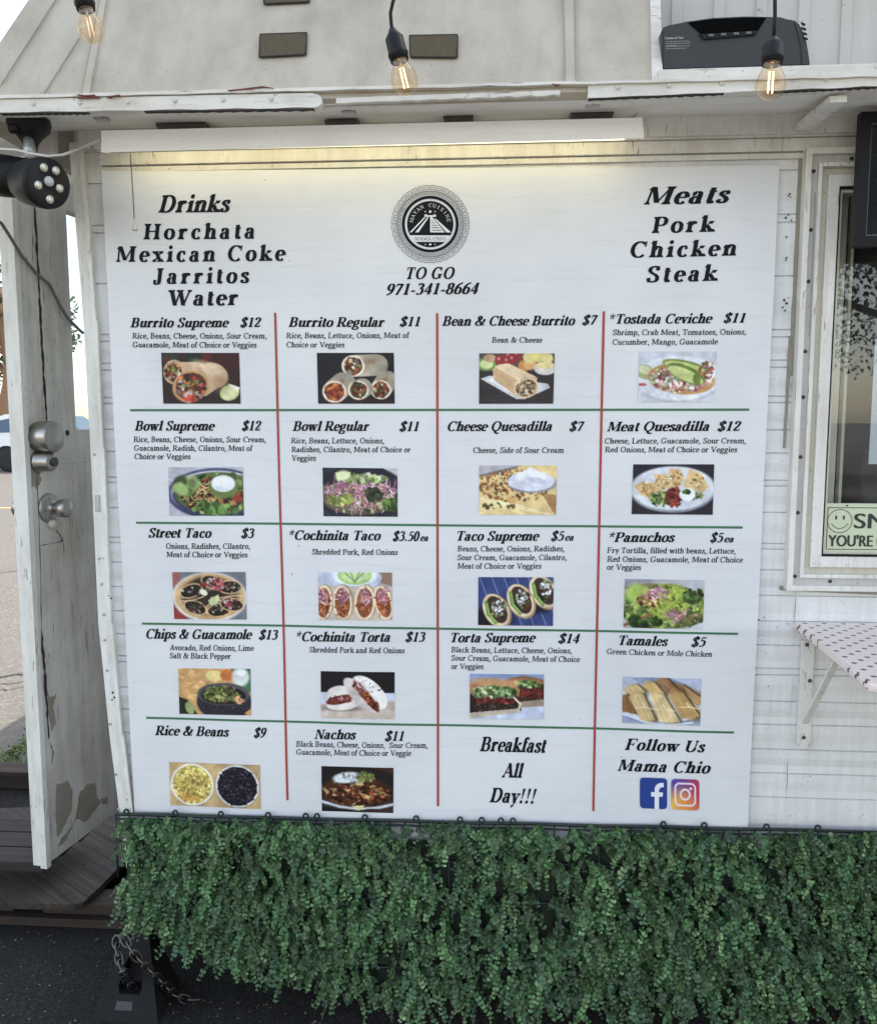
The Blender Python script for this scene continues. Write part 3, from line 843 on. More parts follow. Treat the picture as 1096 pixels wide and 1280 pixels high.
def dcrack(pts, wd, off=.0008):
    q = []
    for (xa, ya), (xb, yb) in zip(pts, pts[1:]):
        for k in range(4): q.append(dsz(xa + (xb - xa) * k / 4 + random.uniform(-.5, .5), ya + (yb - ya) * k / 4))
    q.append(dsz(*pts[-1])); b = MB(); n = len(q)
    ws = [wd * random.uniform(.4, 1.3) * (1 if 0 < k < n - 1 else .2) for k in range(n)]
    F_ = [(b.bm.verts.new(dw(s0 - w_, z0 + w_ * .3, off)), b.bm.verts.new(dw(s0 + w_, z0 - w_ * .3, off))) for (s0, z0), w_ in zip(q, ws)]
    for a, c in zip(F_, F_[1:]): b.bm.faces.new((a[0], a[1], c[1], c[0]))
    b.build('crack', M['crack'], door)
dcrack([(43, 255), (45, 290), (47, 330), (49, 370), (51, 400), (52, 430), (54, 455), (55, 480), (57, 505), (58, 528)], .0045)
dcrack([(52, 785), (53, 810), (55, 830), (56, 850), (58, 880), (60, 905), (61, 925)], .005)
dcrack([(46, 590), (48, 640), (50, 690), (52, 785)], .0014)
dcrack([(70, 662), (74, 668), (78, 678)], .003)
dcrack([(78, 676), (72, 678), (66, 679), (50, 682)], .0030)
dcrack([(62, 928), (66, 940), (64, 955)], .002)
b = MB(); q0 = dsz(84, 541)
b.lathe([(.008, 0), (.008, .001)], axis_M(dw(*q0, .0), dn), 14)
b.build('peephole', M['crack'], door)
b = MB()
def dpatch(pts, off=.0007):
    fine = []
    for (xa, ya), (xb, yb) in zip(pts, pts[1:] + pts[:1]):
        for k in range(5): fine.append((xa + (xb - xa) * k / 5 + random.uniform(-.9, .9) * (k > 0), ya + (yb - ya) * k / 5 + random.uniform(-1.4, 1.4) * (k > 0)))
    q = [dsz(x, y) for x, y in fine]
    b.prism([dw(s, z, off) for s, z in q], [dw(s, z, -.001) for s, z in q])
dpatch([(70, 982), (84, 976), (91, 988), (90, 1010), (82, 1030), (72, 1048), (69, 1020)])
dpatch([(92, 1030), (100, 990), (110, 980), (119, 979), (121, 995), (126, 1002), (118, 1014), (107, 1028), (96, 1024)])
dpatch([(126, 1000), (134, 997), (134, 1006), (128, 1006)])
dpatch([(76, 1048), (92, 1032), (84, 1048), (72, 1060)])
dpatch([(58, 860), (62, 872), (70, 868), (66, 884), (70, 905), (64, 915), (60, 890)])
dpatch([(36, 583), (44, 582), (50, 590), (51, 602), (46, 611), (42, 606), (38, 612), (35, 600)])
b.pieces('bare_patch', M['chip'], door)
# lock hardware
def hw(px, py, prof, mat, name, parent=door, tilt=(0, 0, 0)):
    b = MB(); c = DP(px, py)
    b.lathe(prof, axis_M(c, dn + Vector(tilt)), 28)
    return b.build(name, mat, parent)
hw(46, 546, [(.038, 0), (.038, .010), (.041, .012), (.041, .050), (.0385, .055), (.0, .056)], M['steel'], 'puck_lock')
k_ = hw(47, 577, [(.029, 0), (.029, .007), (.026, .010), (.0245, .042), (.022, .046), (.0, .047)], M['steel'], 'deadbolt')
hw(60, 635, [(.040, 0), (.038, .005), (.026, .010), (.013, .012), (.013, .026), (.020, .031), (.0245, .042), (.0245, .056), (.019, .065), (.0, .067)], M['steel'], 'door_knob')
b = MB(); c = DP(60, 635)
b.lathe([(.03, -TH), (.02, -TH - .02), (.027, -TH - .04), (.026, -TH - .06), (.0, -TH - .066)], axis_M(c, dn), 24)
b.build('door_knob', M['steel'], door)
b = MB(); kp = DP(63, 577) + dn * .03
b.lathe([(.012, 0), (.012, .004)], axis_M(DP(47, 577) + dn * .0495, dn), 16); b.box(0, .0, 0, 0, 0, 0)
b.build('keyway', M['zinc'], k_)
hw(62, 655, [(.012, 0), (.012, .012), (.009, .018), (.0, .020)], M['rivet'], 'bumper')

# ------------------------------------------------------------------ step: pallet, plywood, upper deck board
step = empty('pallet_step', (-1.2, .6, 0), 'low wooden pallet step lying on the dark asphalt below the door', 'step')
pf = PZ(60, 1162, 0.0)
Y0 = pf.y
b = MB()
b.box(-2.4, -.70, Y0, Y0 + .09, .008, .034, .003)
b.box(-2.4, -1.42, Y0 + .004, Y0 + .09, .048, .080, .003)
b.box(-1.33, -.70, Y0 + .006, Y0 + .09, .046, .080, .003)
b.box(-2.4, -.70, Y0 + .35, Y0 + .45, .008, .08, .003)
b.box(-2.4, -.70, Y0 + .9, Y0 + 1.0, .008, .08, .003)
b.pieces('stringer', M['pallet'], step)
ply = MB()
zt = .10
pts = [PZ(-160, 1126, zt), PZ(0, 1129, zt), PZ(94, 1131, zt), PZ(104, 1128, zt), PZ(128, 1106, zt), PZ(190, 1040, zt), PZ(230, 1000, zt), PZ(-200, 1020, zt)]
ply.ext([(p.x, p.y, zt) for p in pts], (0, 0, -.018))
tag(ply.build('plywood_sheet', M['ply']), 'weathered plywood sheet with a cut corner lying on the pallet step', 'plywood')
b = MB()
for (px, py) in ((106, 1080), (74, 1112), (80, 1118), (54, 1090), (120, 1060)):
    c = PZ(px, py, zt)
    b.lathe([(.006, 0), (.006, .0012)], axis_M((c.x, c.y, zt), (0, 0, 1)), 10)
o_ = b.pieces('screw_hole', M['crack'], bpy.data.objects['plywood_sheet'])
deck = MB()
zd = .19
a_, c_ = PZ(-60, 1070, zd), PZ(53, 1079, zd)
nn = max(2, int((PZ(20, 1006, zd).y - min(a_.y, c_.y)) / .092))
base = Vector((a_.x - .3, a_.y, 0))
right = c_.x + .0
for k in range(nn):
    y = min(a_.y, c_.y) + k * .092
    deck.box(-2.6, right + .012 * k, y, y + .086, zd - .03, zd, .003)
deck.box(-2.6, -2.55, a_.y + .02, a_.y + .6, .0, zd - .031)
tag(deck.build('deck_landing', M['deck']), 'grey weathered board landing outside the open door above the step', 'landing')

# ------------------------------------------------------------------ menu banner
def by(x, z):
    return -.0145 + .0024 * math.sin(x * 7.3 + 1.1 * math.sin(z * 3.1)) + .0018 * math.sin(z * 9.0 + x * 2.2) + .0012 * math.sin(x * 17 + z * 4)
bc = [P(131, 216), P(971, 209), P(932, 1032), P(171, 1013)]   # TL TR BR BL
banner = empty('menu_banner', (-.15, -.012, .53), 'large white vinyl menu banner with priced dishes and food pictures on the siding', 'banner')
def bil(u, v):
    a = bc[0].lerp(bc[1], u); c = bc[3].lerp(bc[2], u); return a.lerp(c, v)
NU, NV = 90, 90
vs, fs = [], []
for j in range(NV + 1):
    for i in range(NU + 1):
        p = bil(i / NU, j / NV); vs.append((p.x, by(p.x, p.z), p.z))
for j in range(NV):
    for i in range(NU):
        a = j * (NU + 1) + i; fs.append((a, a + 1, a + NU + 2, a + NU + 1))
o_ = raw('vinyl_sheet', vs, fs, M['banner'], banner)
for p_ in o_.data.polygons: p_.use_smooth = True
# folded hem along the bottom
b = MB()
h0, h1, h2, h3 = P(170, 999), P(933, 1018), P(932, 1031), P(171, 1012)
n_ = 60
for k in range(n_):
    f0, f1 = k / n_, (k + 1) / n_
    q = [h0.lerp(h1, f0), h0.lerp(h1, f1), h3.lerp(h2, f1), h3.lerp(h2, f0)]
    b.quad(*[(p.x, by(p.x, p.z) - .0008, p.z) for p in q])
b.build('hem', M['banner'], banner)
b = MB(); b.ext([P(x, y, -.013) for x, y in ((929.5, 1018), (931.5, 1018), (931, 1031), (929, 1031))], (0, .002, 0)); b.build('hem_stitch', M['crack'], banner)

class Flat:
    def __init__(s, off): s.v, s.f, s.off = [], [], off
    def poly(s, pts):
        k = len(s.v)
        for p in pts: s.v.append((p.x, by(p.x, p.z) - s.off, p.z))
        s.f.append(tuple(range(k, k + len(pts))))
    def build(s, name, mat, parent): return raw(name, s.v, s.f, mat, parent)
def band(fl, p0, p1, wpx, n=50):
    a, c = P(*p0), P(*p1); d = (c - a).normalized(); s = Vector((-d.z, 0, d.x)) * (wpx / 536 / 2)
    for k in range(n):
        q0, q1 = a.lerp(c, k / n), a.lerp(c, (k + 1) / n); fl.poly([q0 - s, q1 - s, q1 + s, q0 + s])
for p0, p1 in (((167, 512.7), (934, 512)), ((173.7, 652.3), (925.8, 658.4)), ((180, 778), (919.8, 790)), ((185.6, 895), (915, 912.8))):
    f = Flat(.0010); band(f, p0, p1, 2.8); f.build('green_divider', M['green_ink'], banner)
for p0, p1 in (((345.6, 391.5), (361.5, 996.5)), ((547, 392.5), (548, 1004)), ((753.5, 390), (740.5, 1010.5))):
    f = Flat(.0013); band(f, p0, p1, 2.9); f.build('red_divider', M['red_ink'], banner)

def text(fl, s, x0, y0, x1, y1, cap, bold=True, shear=None, track=0, caps=66.0):
    T, t = (17.0, 5.8) if bold else (11.5, 6.2)
    if shear is None: shear = .30 if bold else .12
    polys, xa, xb, _ = layout(s, T, t, shear, track)
    A_, B_ = P(x0, y0), P(x1, y1)
    ux = (B_ - A_) / (xb - xa)
    top = P((x0 + x1) / 2, (y0 + y1) / 2 - cap); mid = (A_ + B_) / 2
    uz = Vector((0, 0, (top.z - mid.z) / caps))
    for q in polys: fl.poly([A_ + ux * (a - xa) + uz * c for a, c in q])

HEAD = [("Drinks", 200.7, 267.2, 291.2, 266.5, 21.5, 2), ("Horchata", 182.5, 300.7, 320, 299.5, 19.5, 14), ("Mexican Coke", 148.9, 328.8, 359.5, 327, 19.5, 14),
        ("Jarritos", 194.2, 355.8, 313.9, 354.5, 19.5, 14), ("Water", 213.5, 382.8, 300, 382, 19.5, 8),
        ("TO GO", 509.5, 350.4, 569, 350, 14.6, 3), ("971-341-8664", 483.9, 370, 599.3, 368.6, 14, 0),
        ("Meats", 802.9, 257.3, 910.2, 255.5, 22, 4), ("Pork", 812.8, 292.7, 891.3, 291.2, 20, 12), ("Chicken", 786.5, 323.4, 917.2, 321, 20, 12), ("Steak", 806.2, 354, 894.9, 352, 20, 12),
        ("Breakfast", 599.6, 936.6, 682.9, 938.6, 18, 0), ("All", 626.7, 969.1, 654.8, 969.6, 18, 0), ("Day!!!", 611.7, 999.8, 670.5, 1001.5, 18, 0),
        ("Follow Us", 779.4, 935.1, 879.3, 937.3, 14.3, 4), ("Mama Chio", 770.6, 960.9, 885.9, 963.5, 14.3, 4)]
f = Flat(.0012)
for s, x0, y0, x1, y1, cp_, tr in HEAD:
    text(f, s, x0, y0, x1, y1, cp_, True, .14 if s in ("Horchata", "Mexican Coke", "Jarritos", "Water", "Pork", "Chicken", "Steak") else .32, tr)
f.build('heading_lettering', M['ink'], banner)

CELLS = [
 ([("Burrito Supreme", 166.7, 410, 288.5, 409.5), ("$12", 302.2, 409.5, 328.7, 409.3)],
  [("Rice, Beans, Cheese, Onions, Sour Cream,", 169.3, 423.8, 335, 423.5), ("Guacamole, Meat of Choice or Veggies", 169.9, 434.8, 322.3, 434.8)]),
 ([("Bowl Supreme", 172.7, 538, 271.5, 538), ("$12", 304.6, 538, 329, 538)],
  [("Rice, Beans, Cheese, Onions, Sour Cream,", 171.5, 552.2, 334.3, 552.5), ("Guacamole, Radish, Cilantro, Meat of", 172.1, 562.9, 318.2, 563.3), ("Choice or Veggies", 172.7, 573.3, 241.4, 573.5)]),
 ([("Burrito Regular", 362.1, 409.1, 482.1, 409.1), ("$11", 500.6, 408.7, 526.3, 408.7)],
  [("Rice, Beans, Lettuce, Onions, Meat of", 359.5, 423.2, 512.6, 423), ("Choice or Veggies", 359.7, 434.6, 431.7, 434.6)]),
 ([("Bowl Regular", 367.5, 538.4, 463, 538.4), ("$11", 500.2, 538.8, 524.7, 538.8)],
  [("Rice, Beans, Lettuce, Onions,", 365.7, 553.8, 481.1, 554), ("Radishes, Cilantro, Meat of Choice or", 366.1, 564.8, 514.2, 565), ("Veggies", 366.7, 575.5, 396.6, 575.5)]),
 ([("Bean & Cheese Burrito", 553, 408.1, 718.2, 407.3), ("$7", 726.7, 406.9, 746.3, 406.5)], [("Bean & Cheese", 614.7, 428.8, 677.5, 428.8)]),
 ([("Cheese Quesadilla", 560, 538.6, 689.5, 538.4), ("$7", 711, 538.6, 729.9, 538.6)], [("Cheese, Side of Sour Cream", 591.6, 565.7, 703.8, 565.7)]),
 ([("*Tostada Ceviche", 761, 405.5, 888.5, 404.6), ("$11", 901.8, 404.3, 929, 404.2)],
  [("Shrimp, Crab Meat, Tomatoes, Onions,", 764.5, 419.5, 929.5, 418.8), ("Cucumber, Mango, Guacamole", 764.3, 431.4, 895, 430.8)]),
 ([("Meat Quesadilla", 757.5, 539, 884.9, 538.4), ("$12", 895, 538.6, 924.3, 538.4)],
  [("Cheese, Lettuce, Guacamole, Sour Cream,", 755, 554.2, 930, 554), ("Red Onions, Meat of Choice or Veggies", 755, 565, 919.2, 565)]),
 ([("Street Taco", 189.1, 670.8, 267.4, 671.2), ("$3", 303.6, 671.6, 320.2, 671.8)], [("Onions, Radishes, Cilantro,", 210.8, 684.8, 314.2, 685.2), ("Meat of Choice or Veggies", 211.2, 695.2, 311.2, 695.8)]),
 ([("*Cochinita Taco", 363.7, 673.8, 477.5, 674.2), ("$3.50", 492, 674.8, 525.5, 675), ("ea", 526.2, 675, 536, 675, 8.5)], [("Shredded Pork, Red Onions", 391.6, 691.8, 498, 692.2)]),
 ([("Taco Supreme", 572.1, 674.4, 673.9, 674.6), ("$5", 688.1, 674.8, 705, 674.8), ("ea", 705.5, 674.8, 716.2, 674.8, 8.5)],
  [("Beans, Cheese, Onions, Radishes,", 572.1, 687.6, 704.6, 688), ("Sour Cream, Guacamole, Cilantro,", 572.1, 698.5, 707.4, 698.9), ("Meat of Choice or Veggies", 572.1, 709.1, 676.1, 709.3)]),
 ([("*Panuchos", 760.5, 676.4, 841.8, 676.4), ("$5", 885.5, 676.8, 902.2, 676.8), ("ea", 902.8, 676.8, 914.6, 676.8, 8.5)],
  [("Fry Tortilla, filled with beans, Lettuce,", 757.7, 690, 916.7, 690.8), ("Red Onions, Guacamole, Meat of Choice", 757.7, 700.9, 926, 701.7), ("or Veggies", 757.5, 710.9, 799.6, 711.1)]),
 ([("Chips & Guacamole", 185.6, 796.7, 317.2, 797.6), ("$13", 325.3, 798, 349.4, 798.2)], [("Avocado, Red Onions, Lime", 214.5, 811.2, 319.2, 812), ("Salt & Black Pepper", 214.7, 821.2, 290.7, 822)]),
 ([("*Cochinita Torta", 372.5, 800.1, 488.9, 800.1), ("$13", 507.6, 800.1, 532.7, 800.3)], [("Shredded Pork and Red Onions", 388.2, 813.6, 506.4, 814.4)]),
 ([("Torta Supreme", 564.3, 801.1, 669.5, 801.1), ("$14", 697.2, 802.3, 724.3, 802.9)],
  [("Black Beans, Lettuce, Cheese, Onions,", 564.3, 813.5, 714, 815.2), ("Sour Cream, Guacamole, Meat of Choice", 564.3, 823.8, 724.1, 826), ("or Veggies", 564.3, 834.3, 604.2, 834.6)]),
 ([("Tamales", 772.8, 804.6, 833, 805.4), ("$5", 861.8, 805.9, 880.4, 806)], [("Green Chicken or Mole Chicken", 757.7, 816, 887.4, 818.5)]),
 ([("Rice & Beans", 196.6, 916.7, 289.2, 918), ("$9", 319.8, 918.9, 335.8, 919)], []),
 ([("Nachos", 394.8, 920.9, 446.8, 920.9), ("$11", 482.5, 922.6, 506.2, 923)],
  [("Black Beans, Cheese, Onions,  Sour Cream,", 372.1, 930.2, 535.3, 932), ("Guacamole, Meat of Choice or Veggie", 372.5, 940.2, 515, 941.4)]),
]
for titles, desc in CELLS:
    f = Flat(.0012)
    for tt in titles: text(f, *tt[:5], tt[5] if len(tt) > 5 else 12.0, True, .30)
    for tt in desc: text(f, *tt[:5], 6.9, False, .10)
    f.build('dish_lettering', M['ink'], banner)

# ---- round emblem
def emblem():
    cx, cy = 538.5, 282.5
    C0 = P(cx, cy); ux = (P(cx + 10, cy) - C0) / 10; uz = (P(cx, cy - 10) - C0) / 10
    k = Flat(.0011); wv = Flat(.0014); bl = Flat(.0017)
    def at(x, y): return C0 + ux * x + uz * y
    def annulus(fl, r0, r1, n=64):
        for i in range(n):
            a, b_ = 2 * math.pi * i / n, 2 * math.pi * (i + 1) / n
            fl.poly([at(r0 * math.cos(a), r0 * math.sin(a)), at(r1 * math.cos(a), r1 * math.sin(a)), at(r1 * math.cos(b_), r1 * math.sin(b_)), at(r0 * math.cos(b_), r0 * math.sin(b_))])
    def pl(fl, pts): fl.poly([at(*p) for p in pts])
    annulus(k, 40.6, 41.3); annulus(k, 31.5, 35.2)
    k.poly([at(28.6 * math.cos(R(6 * i)), 28.6 * math.sin(R(6 * i))) for i in range(60)])
    # key pattern rings
    def seg(fl, p, q, w):
        dx, dy = q[0] - p[0], q[1] - p[1]; l = math.hypot(dx, dy); nx, ny = -dy / l * w / 2, dx / l * w / 2
        pl(fl, [(p[0] - nx, p[1] - ny), (q[0] - nx, q[1] - ny), (q[0] + nx, q[1] + ny), (p[0] + nx, p[1] + ny)])
    def key(a, r, s, w, mir):
        er = (math.cos(a), math.sin(a)); et = (-math.sin(a) * mir, math.cos(a) * mir)
        pts = [(-.5, -.5), (-.5, .5), (.5, .5), (.5, -.4), (-.15, -.4), (-.15, .12), (.18, .12)]
        g_ = [(er[0] * (r + v * s) + et[0] * u * s, er[1] * (r + v * s) + et[1] * u * s) for u, v in pts]
        for p, q in zip(g_, g_[1:]): seg(k, p, q, w)
    for i in range(36): key(2 * math.pi * (i + .5) / 36, 45.0, 6.0, .55, 1 if i % 2 else -1)
    for i in range(52): key(2 * math.pi * i / 52, 37.9, 3.6, .42, 1 if i % 2 else -1)
    # pyramid in the disc
    pl(wv, [(-25.5, -10.2), (-23, -10.2), (-5.5, 8.5), (-7.5, 8.5)]); pl(wv, [(-18.5, -10.2), (-14.5, -10.2), (-2, 8), (-3, 9)])
    pl(wv, [(0, -10.2), (18, -10.2), (2.5, 9), (0, 9)]); pl(wv, [(20, -10.2), (26, -10.2), (8, 6), (5, 7)])
    pl(wv, [(-7, 9), (7, 9), (7, 12), (4, 12), (4, 11), (-4, 11), (-4, 12), (-7, 12)])
    for i in range(5): pl(bl, [(2.0, -8 + i * 3.1), (14 - i * 2.6, -8 + i * 3.1), (13.4 - i * 2.6, -7.2 + i * 3.1), (2.0, -7.2 + i * 3.1)])
    pl(wv, [(-25.5, -13.8), (25.5, -13.8), (21, -22), (-21, -22)])
    for x in (-6, 0, 6):
        rr = 1.6 if x == 0 else .8
        wv.poly([at(x + rr * math.cos(R(30 * i)), 15.5 + rr * math.sin(R(30 * i))) for i in range(12)])
        wv.poly([at(x + rr * math.cos(R(30 * i)), -25.2 + rr * .8 * math.sin(R(30 * i))) for i in range(12)])
    # lettering
    polys, xa, xb, _ = layout("MAMÁ CHIO", 9, 4, 0, 3)
    s = 38.0 / (xb - xa)
    for q in polys: bl.poly([at(-19 + (a - xa) * s, -20.2 + c * s * 1.05) for a, c in q])
    T_ = "MAYAN CUISINE"
    for i, ch in enumerate(T_):
        if ch == ' ': continue
        a = R(168 - i * 156 / (len(T_) - 1))
        adv, ps = glyph(ch, 9, 4)
        for q in ps:
            o2 = []
            for x, y in q:
                lx, ly = (x - adv / 2) * .066, y * .066
                r_ = 21.2 + ly; o2.append(at(r_ * math.cos(a) + lx * math.sin(a), r_ * math.sin(a) - lx * math.cos(a)))
            wv.poly(o2)
    e = k.build('emblem', M['ink'], banner)
    wv.build('pyramid_mark', M['banner'], e); bl.build('emblem_lettering', M['ink'], e)
emblem()

# ---- printed food pictures, painted as coloured grids
class Pic:
    def __init__(s, bg, W=138, H=92, seed=1):
        s.W, s.H = W, H; s.r = np.random.default_rng(seed)
        s.X, s.Y = np.meshgrid((np.arange(W) + .5) / W, (np.arange(H) + .5) / H)
        s.c = np.ones((H, W, 3)) * np.array(bg, float)
        s.asp = W / H
    def put(s, m, col, a=1.0):
        m = np.clip(m, 0, 1)[..., None] * a; s.c = s.c * (1 - m) + np.array(col, float) * m
    def em(s, cx, cy, rx, ry, ang=0, soft=.06):
        dx, dy = (s.X - cx) * s.asp, s.Y - cy; ca, sa = math.cos(R(ang)), math.sin(R(ang))
        u = (dx * ca + dy * sa) / (rx * s.asp); v = (-dx * sa + dy * ca) / ry
        d = np.sqrt(u * u + v * v); return np.clip((1 - d) / soft + .5, 0, 1)
    def ell(s, cx, cy, rx, ry, col, ang=0, soft=.08, a=1.0): s.put(s.em(cx, cy, rx, ry, ang, soft), col, a)
    def pm(s, pts):
        m = np.zeros_like(s.X, bool); n = len(pts)
        for i in range(n):
            x0, y0 = pts[i]; x1, y1 = pts[(i + 1) % n]
            c = ((y0 > s.Y) != (y1 > s.Y)) & (s.X < (x1 - x0) * (s.Y - y0) / ((y1 - y0) or 1e-9) + x0); m ^= c
        return m.astype(float)
    def poly(s, pts, col, a=1.0): s.put(s.pm(pts), col, a)
    def blobs(s, n, reg, size, cols, a=.9):
        cx, cy, rx, ry = reg
        if n > 12: n, size = int(n * 2.6), size * .60
        for k in range(n):
            t = s.r.uniform(0, 6.28); q = math.sqrt(s.r.uniform(0, 1))
            z = size * s.r.uniform(.5, 1.5)
            c = np.array(cols[s.r.integers(len(cols))]) * s.r.uniform(.5, 1.22)
            s.ell(cx + rx * q * math.cos(t), cy + ry * q * math.sin(t), z * .8, z * s.r.uniform(.5, 1.1), np.clip(c, 0, 255), s.r.uniform(0, 180), .5, a)
    def line(s, pts, w, col, a=1.0):
        for (x0, y0), (x1, y1) in zip(pts, pts[1:]):
            dx, dy = (x1 - x0) * s.asp, y1 - y0; l2 = dx * dx + dy * dy + 1e-9
            t = np.clip((((s.X - x0) * s.asp) * dx + (s.Y - y0) * dy) / l2, 0, 1)
            d = np.hypot((s.X - x0) * s.asp - t * dx, s.Y - y0 - t * dy); s.put(np.clip(1.5 - d / w, 0, 1), col, a)
    def strands(s, n, reg, ln, w, cols, a=.9):
        cx, cy, rx, ry = reg
        for k in range(n):
            t = s.r.uniform(0, 6.28); q = math.sqrt(s.r.uniform(0, 1)); x, y = cx + rx * q * math.cos(t), cy + ry * q * math.sin(t)
            an = s.r.uniform(0, 6.28); b_ = an + s.r.uniform(-.9, .9)
            c = np.clip(np.array(cols[s.r.integers(len(cols))]) * s.r.uniform(.75, 1.2), 0, 255)
            x1, y1 = x + ln * .5 * math.cos(an) / s.asp, y + ln * .5 * math.sin(an)
            s.line([(x, y), (x1, y1), (x1 + ln * .5 * math.cos(b_) / s.asp, y1 + ln * .5 * math.sin(b_))], w, c, a)
    def grain(s, a):
        f = np.zeros(s.c.shape[:2])
        for st, am in ((2, .018), (6, .03), (14, .05)):
            gh, gw = s.H // st + 2, s.W // st + 2; g = s.r.normal(0, am, (gh, gw))
            t = np.array([np.interp(np.arange(s.W) / st, np.arange(gw), row) for row in g])
            f += np.array([np.interp(np.arange(s.H) / st, np.arange(gh), c_) for c_ in t.T]).T
        m = s.c.mean(2, keepdims=True); s.c = (m + (s.c - m) * .85) * (1 + f[..., None]); s.c = np.clip(s.c, 0, 255); s.c = s.c + (s.c - 118) * .12
        q = np.pad(s.c, ((1, 1), (1, 1), (0, 0)), 'edge'); s.c = .5 * s.c + .125 * (q[:-2, 1:-1] + q[2:, 1:-1] + q[1:-1, :-2] + q[1:-1, 2:])
    def tortilla(s, cx, cy, rx, ry, ang=0, base=(226, 205, 175)):
        s.ell(cx, cy, rx, ry, base, ang, .12); s.ell(cx - rx * .15, cy - ry * .3, rx * .7, ry * .45, np.minimum(255, np.array(base) + 18), ang, .8, .7)
        s.ell(cx + rx * .1, cy + ry * .7, rx * .8, ry * .35, np.array(base) * .72, ang, .9, .6)

GRN = [(88, 120, 60), (60, 95, 45), (130, 155, 85), (165, 180, 110)]
FILL = [(150, 60, 40), (110, 55, 35), (220, 205, 180), (90, 45, 30), (200, 120, 60), (60, 40, 28), (120, 130, 60), (235, 225, 210)]
MEAT = [(110, 55, 35), (80, 38, 25), (150, 85, 50), (60, 30, 22), (175, 110, 65)]
ONI = [(205, 150, 175), (165, 105, 135), (228, 195, 205), (140, 80, 110), (190, 130, 120)]
def pic_burrito_supreme():
    p = Pic((52, 34, 34), seed=3); p.ell(.75, .1, .5, .35, (70, 28, 32), 0, 1); p.blobs(6, (.3, .1, .28, .1), .13, [(140, 45, 45), (60, 85, 55), (45, 65, 45)])
    p.poly([(0, .72), (1, .6), (1, 1), (0, 1)], (50, 36, 32), .8)
    p.ell(.16, .38, .14, .24, (205, 165, 125), 10); p.blobs(26, (.15, .38, .1, .18), .06, FILL)
    p.poly([(.24, .18), (.45, .18), (.78, .34), (.82, .55), (.72, .68), (.55, .85), (.3, .6)], (208, 176, 140)); p.ell(.66, .44, .19, .24, (212, 180, 142), 25, .12); p.ell(.6, .3, .2, .1, (230, 204, 172), 22, .9, .8); p.ell(.74, .6, .1, .16, (150, 112, 80), 30, .9, .6); p.ell(.52, .5, .05, .26, (150, 112, 80), -20, .9, .5)
    p.ell(.36, .66, .24, .3, (196, 150, 105), -25); p.ell(.37, .66, .2, .26, (95, 50, 35), -25); p.blobs(95, (.37, .66, .18, .25), .055, FILL + [(180, 50, 40)]); p.blobs(9, (.35, .88, .1, .06), .06, [(190, 60, 45), (225, 215, 200)])
    p.ell(.86, .78, .13, .15, (190, 195, 130), -20); p.poly([(.84, .6), (1, .68), (.95, .78)], (235, 235, 215)); p.ell(.86, .8, .1, .1, (215, 215, 165), -20, .5); p.grain(7); return p
def pic_burrito_regular():
    p = Pic((28, 27, 34), seed=4); p.ell(.55, .98, .55, .1, (55, 35, 38), 0, .9)
    def roll(cx, cy, r, dx, dy, fill):
        for k in range(8): p.ell(cx + dx * k / 7, cy + dy * k / 7, r * .68 * (1 - .12 * k / 7) if False else r * .72, r, np.array((214, 200, 178)) * (1 - .035 * k), 0, .1)
        for k in range(5): p.ell(cx + dx * (.35 + .13 * k), cy + dy * (.3 + .14 * k) - r * .3, .025, .05, (150, 120, 90), 30, .9, .6)
        p.ell(cx, cy, r * .70, r * .97, (232, 220, 200)); p.ell(cx, cy, r * .57, r * .8, (96, 58, 44)); p.blobs(40, (cx, cy, r * .5, r * .7), .05, fill)
    roll(.9 - .08, .72, .19, .08, -.18, FILL + [(190, 70, 50)]); roll(.47, .26, .21, .3, -.02, FILL); roll(.22, .76, .22, .12, -.16, [(205, 100, 50), (170, 60, 45), (225, 140, 70), (120, 50, 40)])
    roll(.53, .73, .19, .05, -.04, FILL + GRN[:2]); p.grain(7); return p
def pic_bean_cheese():
    p = Pic((62, 54, 56), seed=5); p.poly([(0, 0), (1, 0), (1, .3), (0, .35)], (85, 78, 78))
    for k in range(8): p.line([(0, .5 + k * .08), (1, .42 + k * .08)], .006, (46, 40, 42), .6)
    p.ell(.1, .22, .13, .13, (120, 150, 80)); p.ell(.1, .22, .09, .09, (205, 215, 150)); p.ell(.14, .1, .08, .08, (190, 150, 120))
    for x, y in ((.28, .14), (.4, .06), (.38, .16), (.5, .06), (.45, .12)): p.ell(x, y, .07, .1, (150, 52, 58), 0, .3); p.ell(x - .02, y - .03, .02, .03, (205, 120, 120), 0, .8)
    for x, y, c in ((.6, .25, (205, 140, 80)), (.68, .22, (215, 170, 110)), (.78, .07, (220, 205, 120)), (.9, .1, (230, 215, 140)), (.66, .08, (215, 200, 130))): p.ell(x, y, .08, .11, c, 20, .3)
    p.ell(.88, .3, .15, .13, (205, 200, 195)); p.ell(.88, .24, .13, .07, (225, 205, 150))
    p.poly([(.02, .5), (.15, .44), (.92, .6), (.95, .68), (.62, .9), (.5, .9)], (196, 198, 205)); p.poly([(.1, .52), (.2, .48), (.85, .64), (.58, .84), (.5, .84)], (222, 224, 228), .8)
    p.poly([(.18, .32), (.26, .22), (.4, .2), (.78, .48), (.72, .8), (.52, .86), (.2, .52)], (205, 170, 130)); p.poly([(.2, .26), (.38, .2), (.76, .46), (.55, .56)], (232, 208, 172), .9)
    p.ell(.63, .68, .17, .2, (222, 192, 150), -15); p.ell(.63, .68, .14, .16, (130, 90, 60), -15); p.blobs(45, (.63, .68, .12, .14), .05, [(225, 200, 160), (150, 95, 60), (90, 60, 45), (240, 225, 195)]); p.grain(6); return p
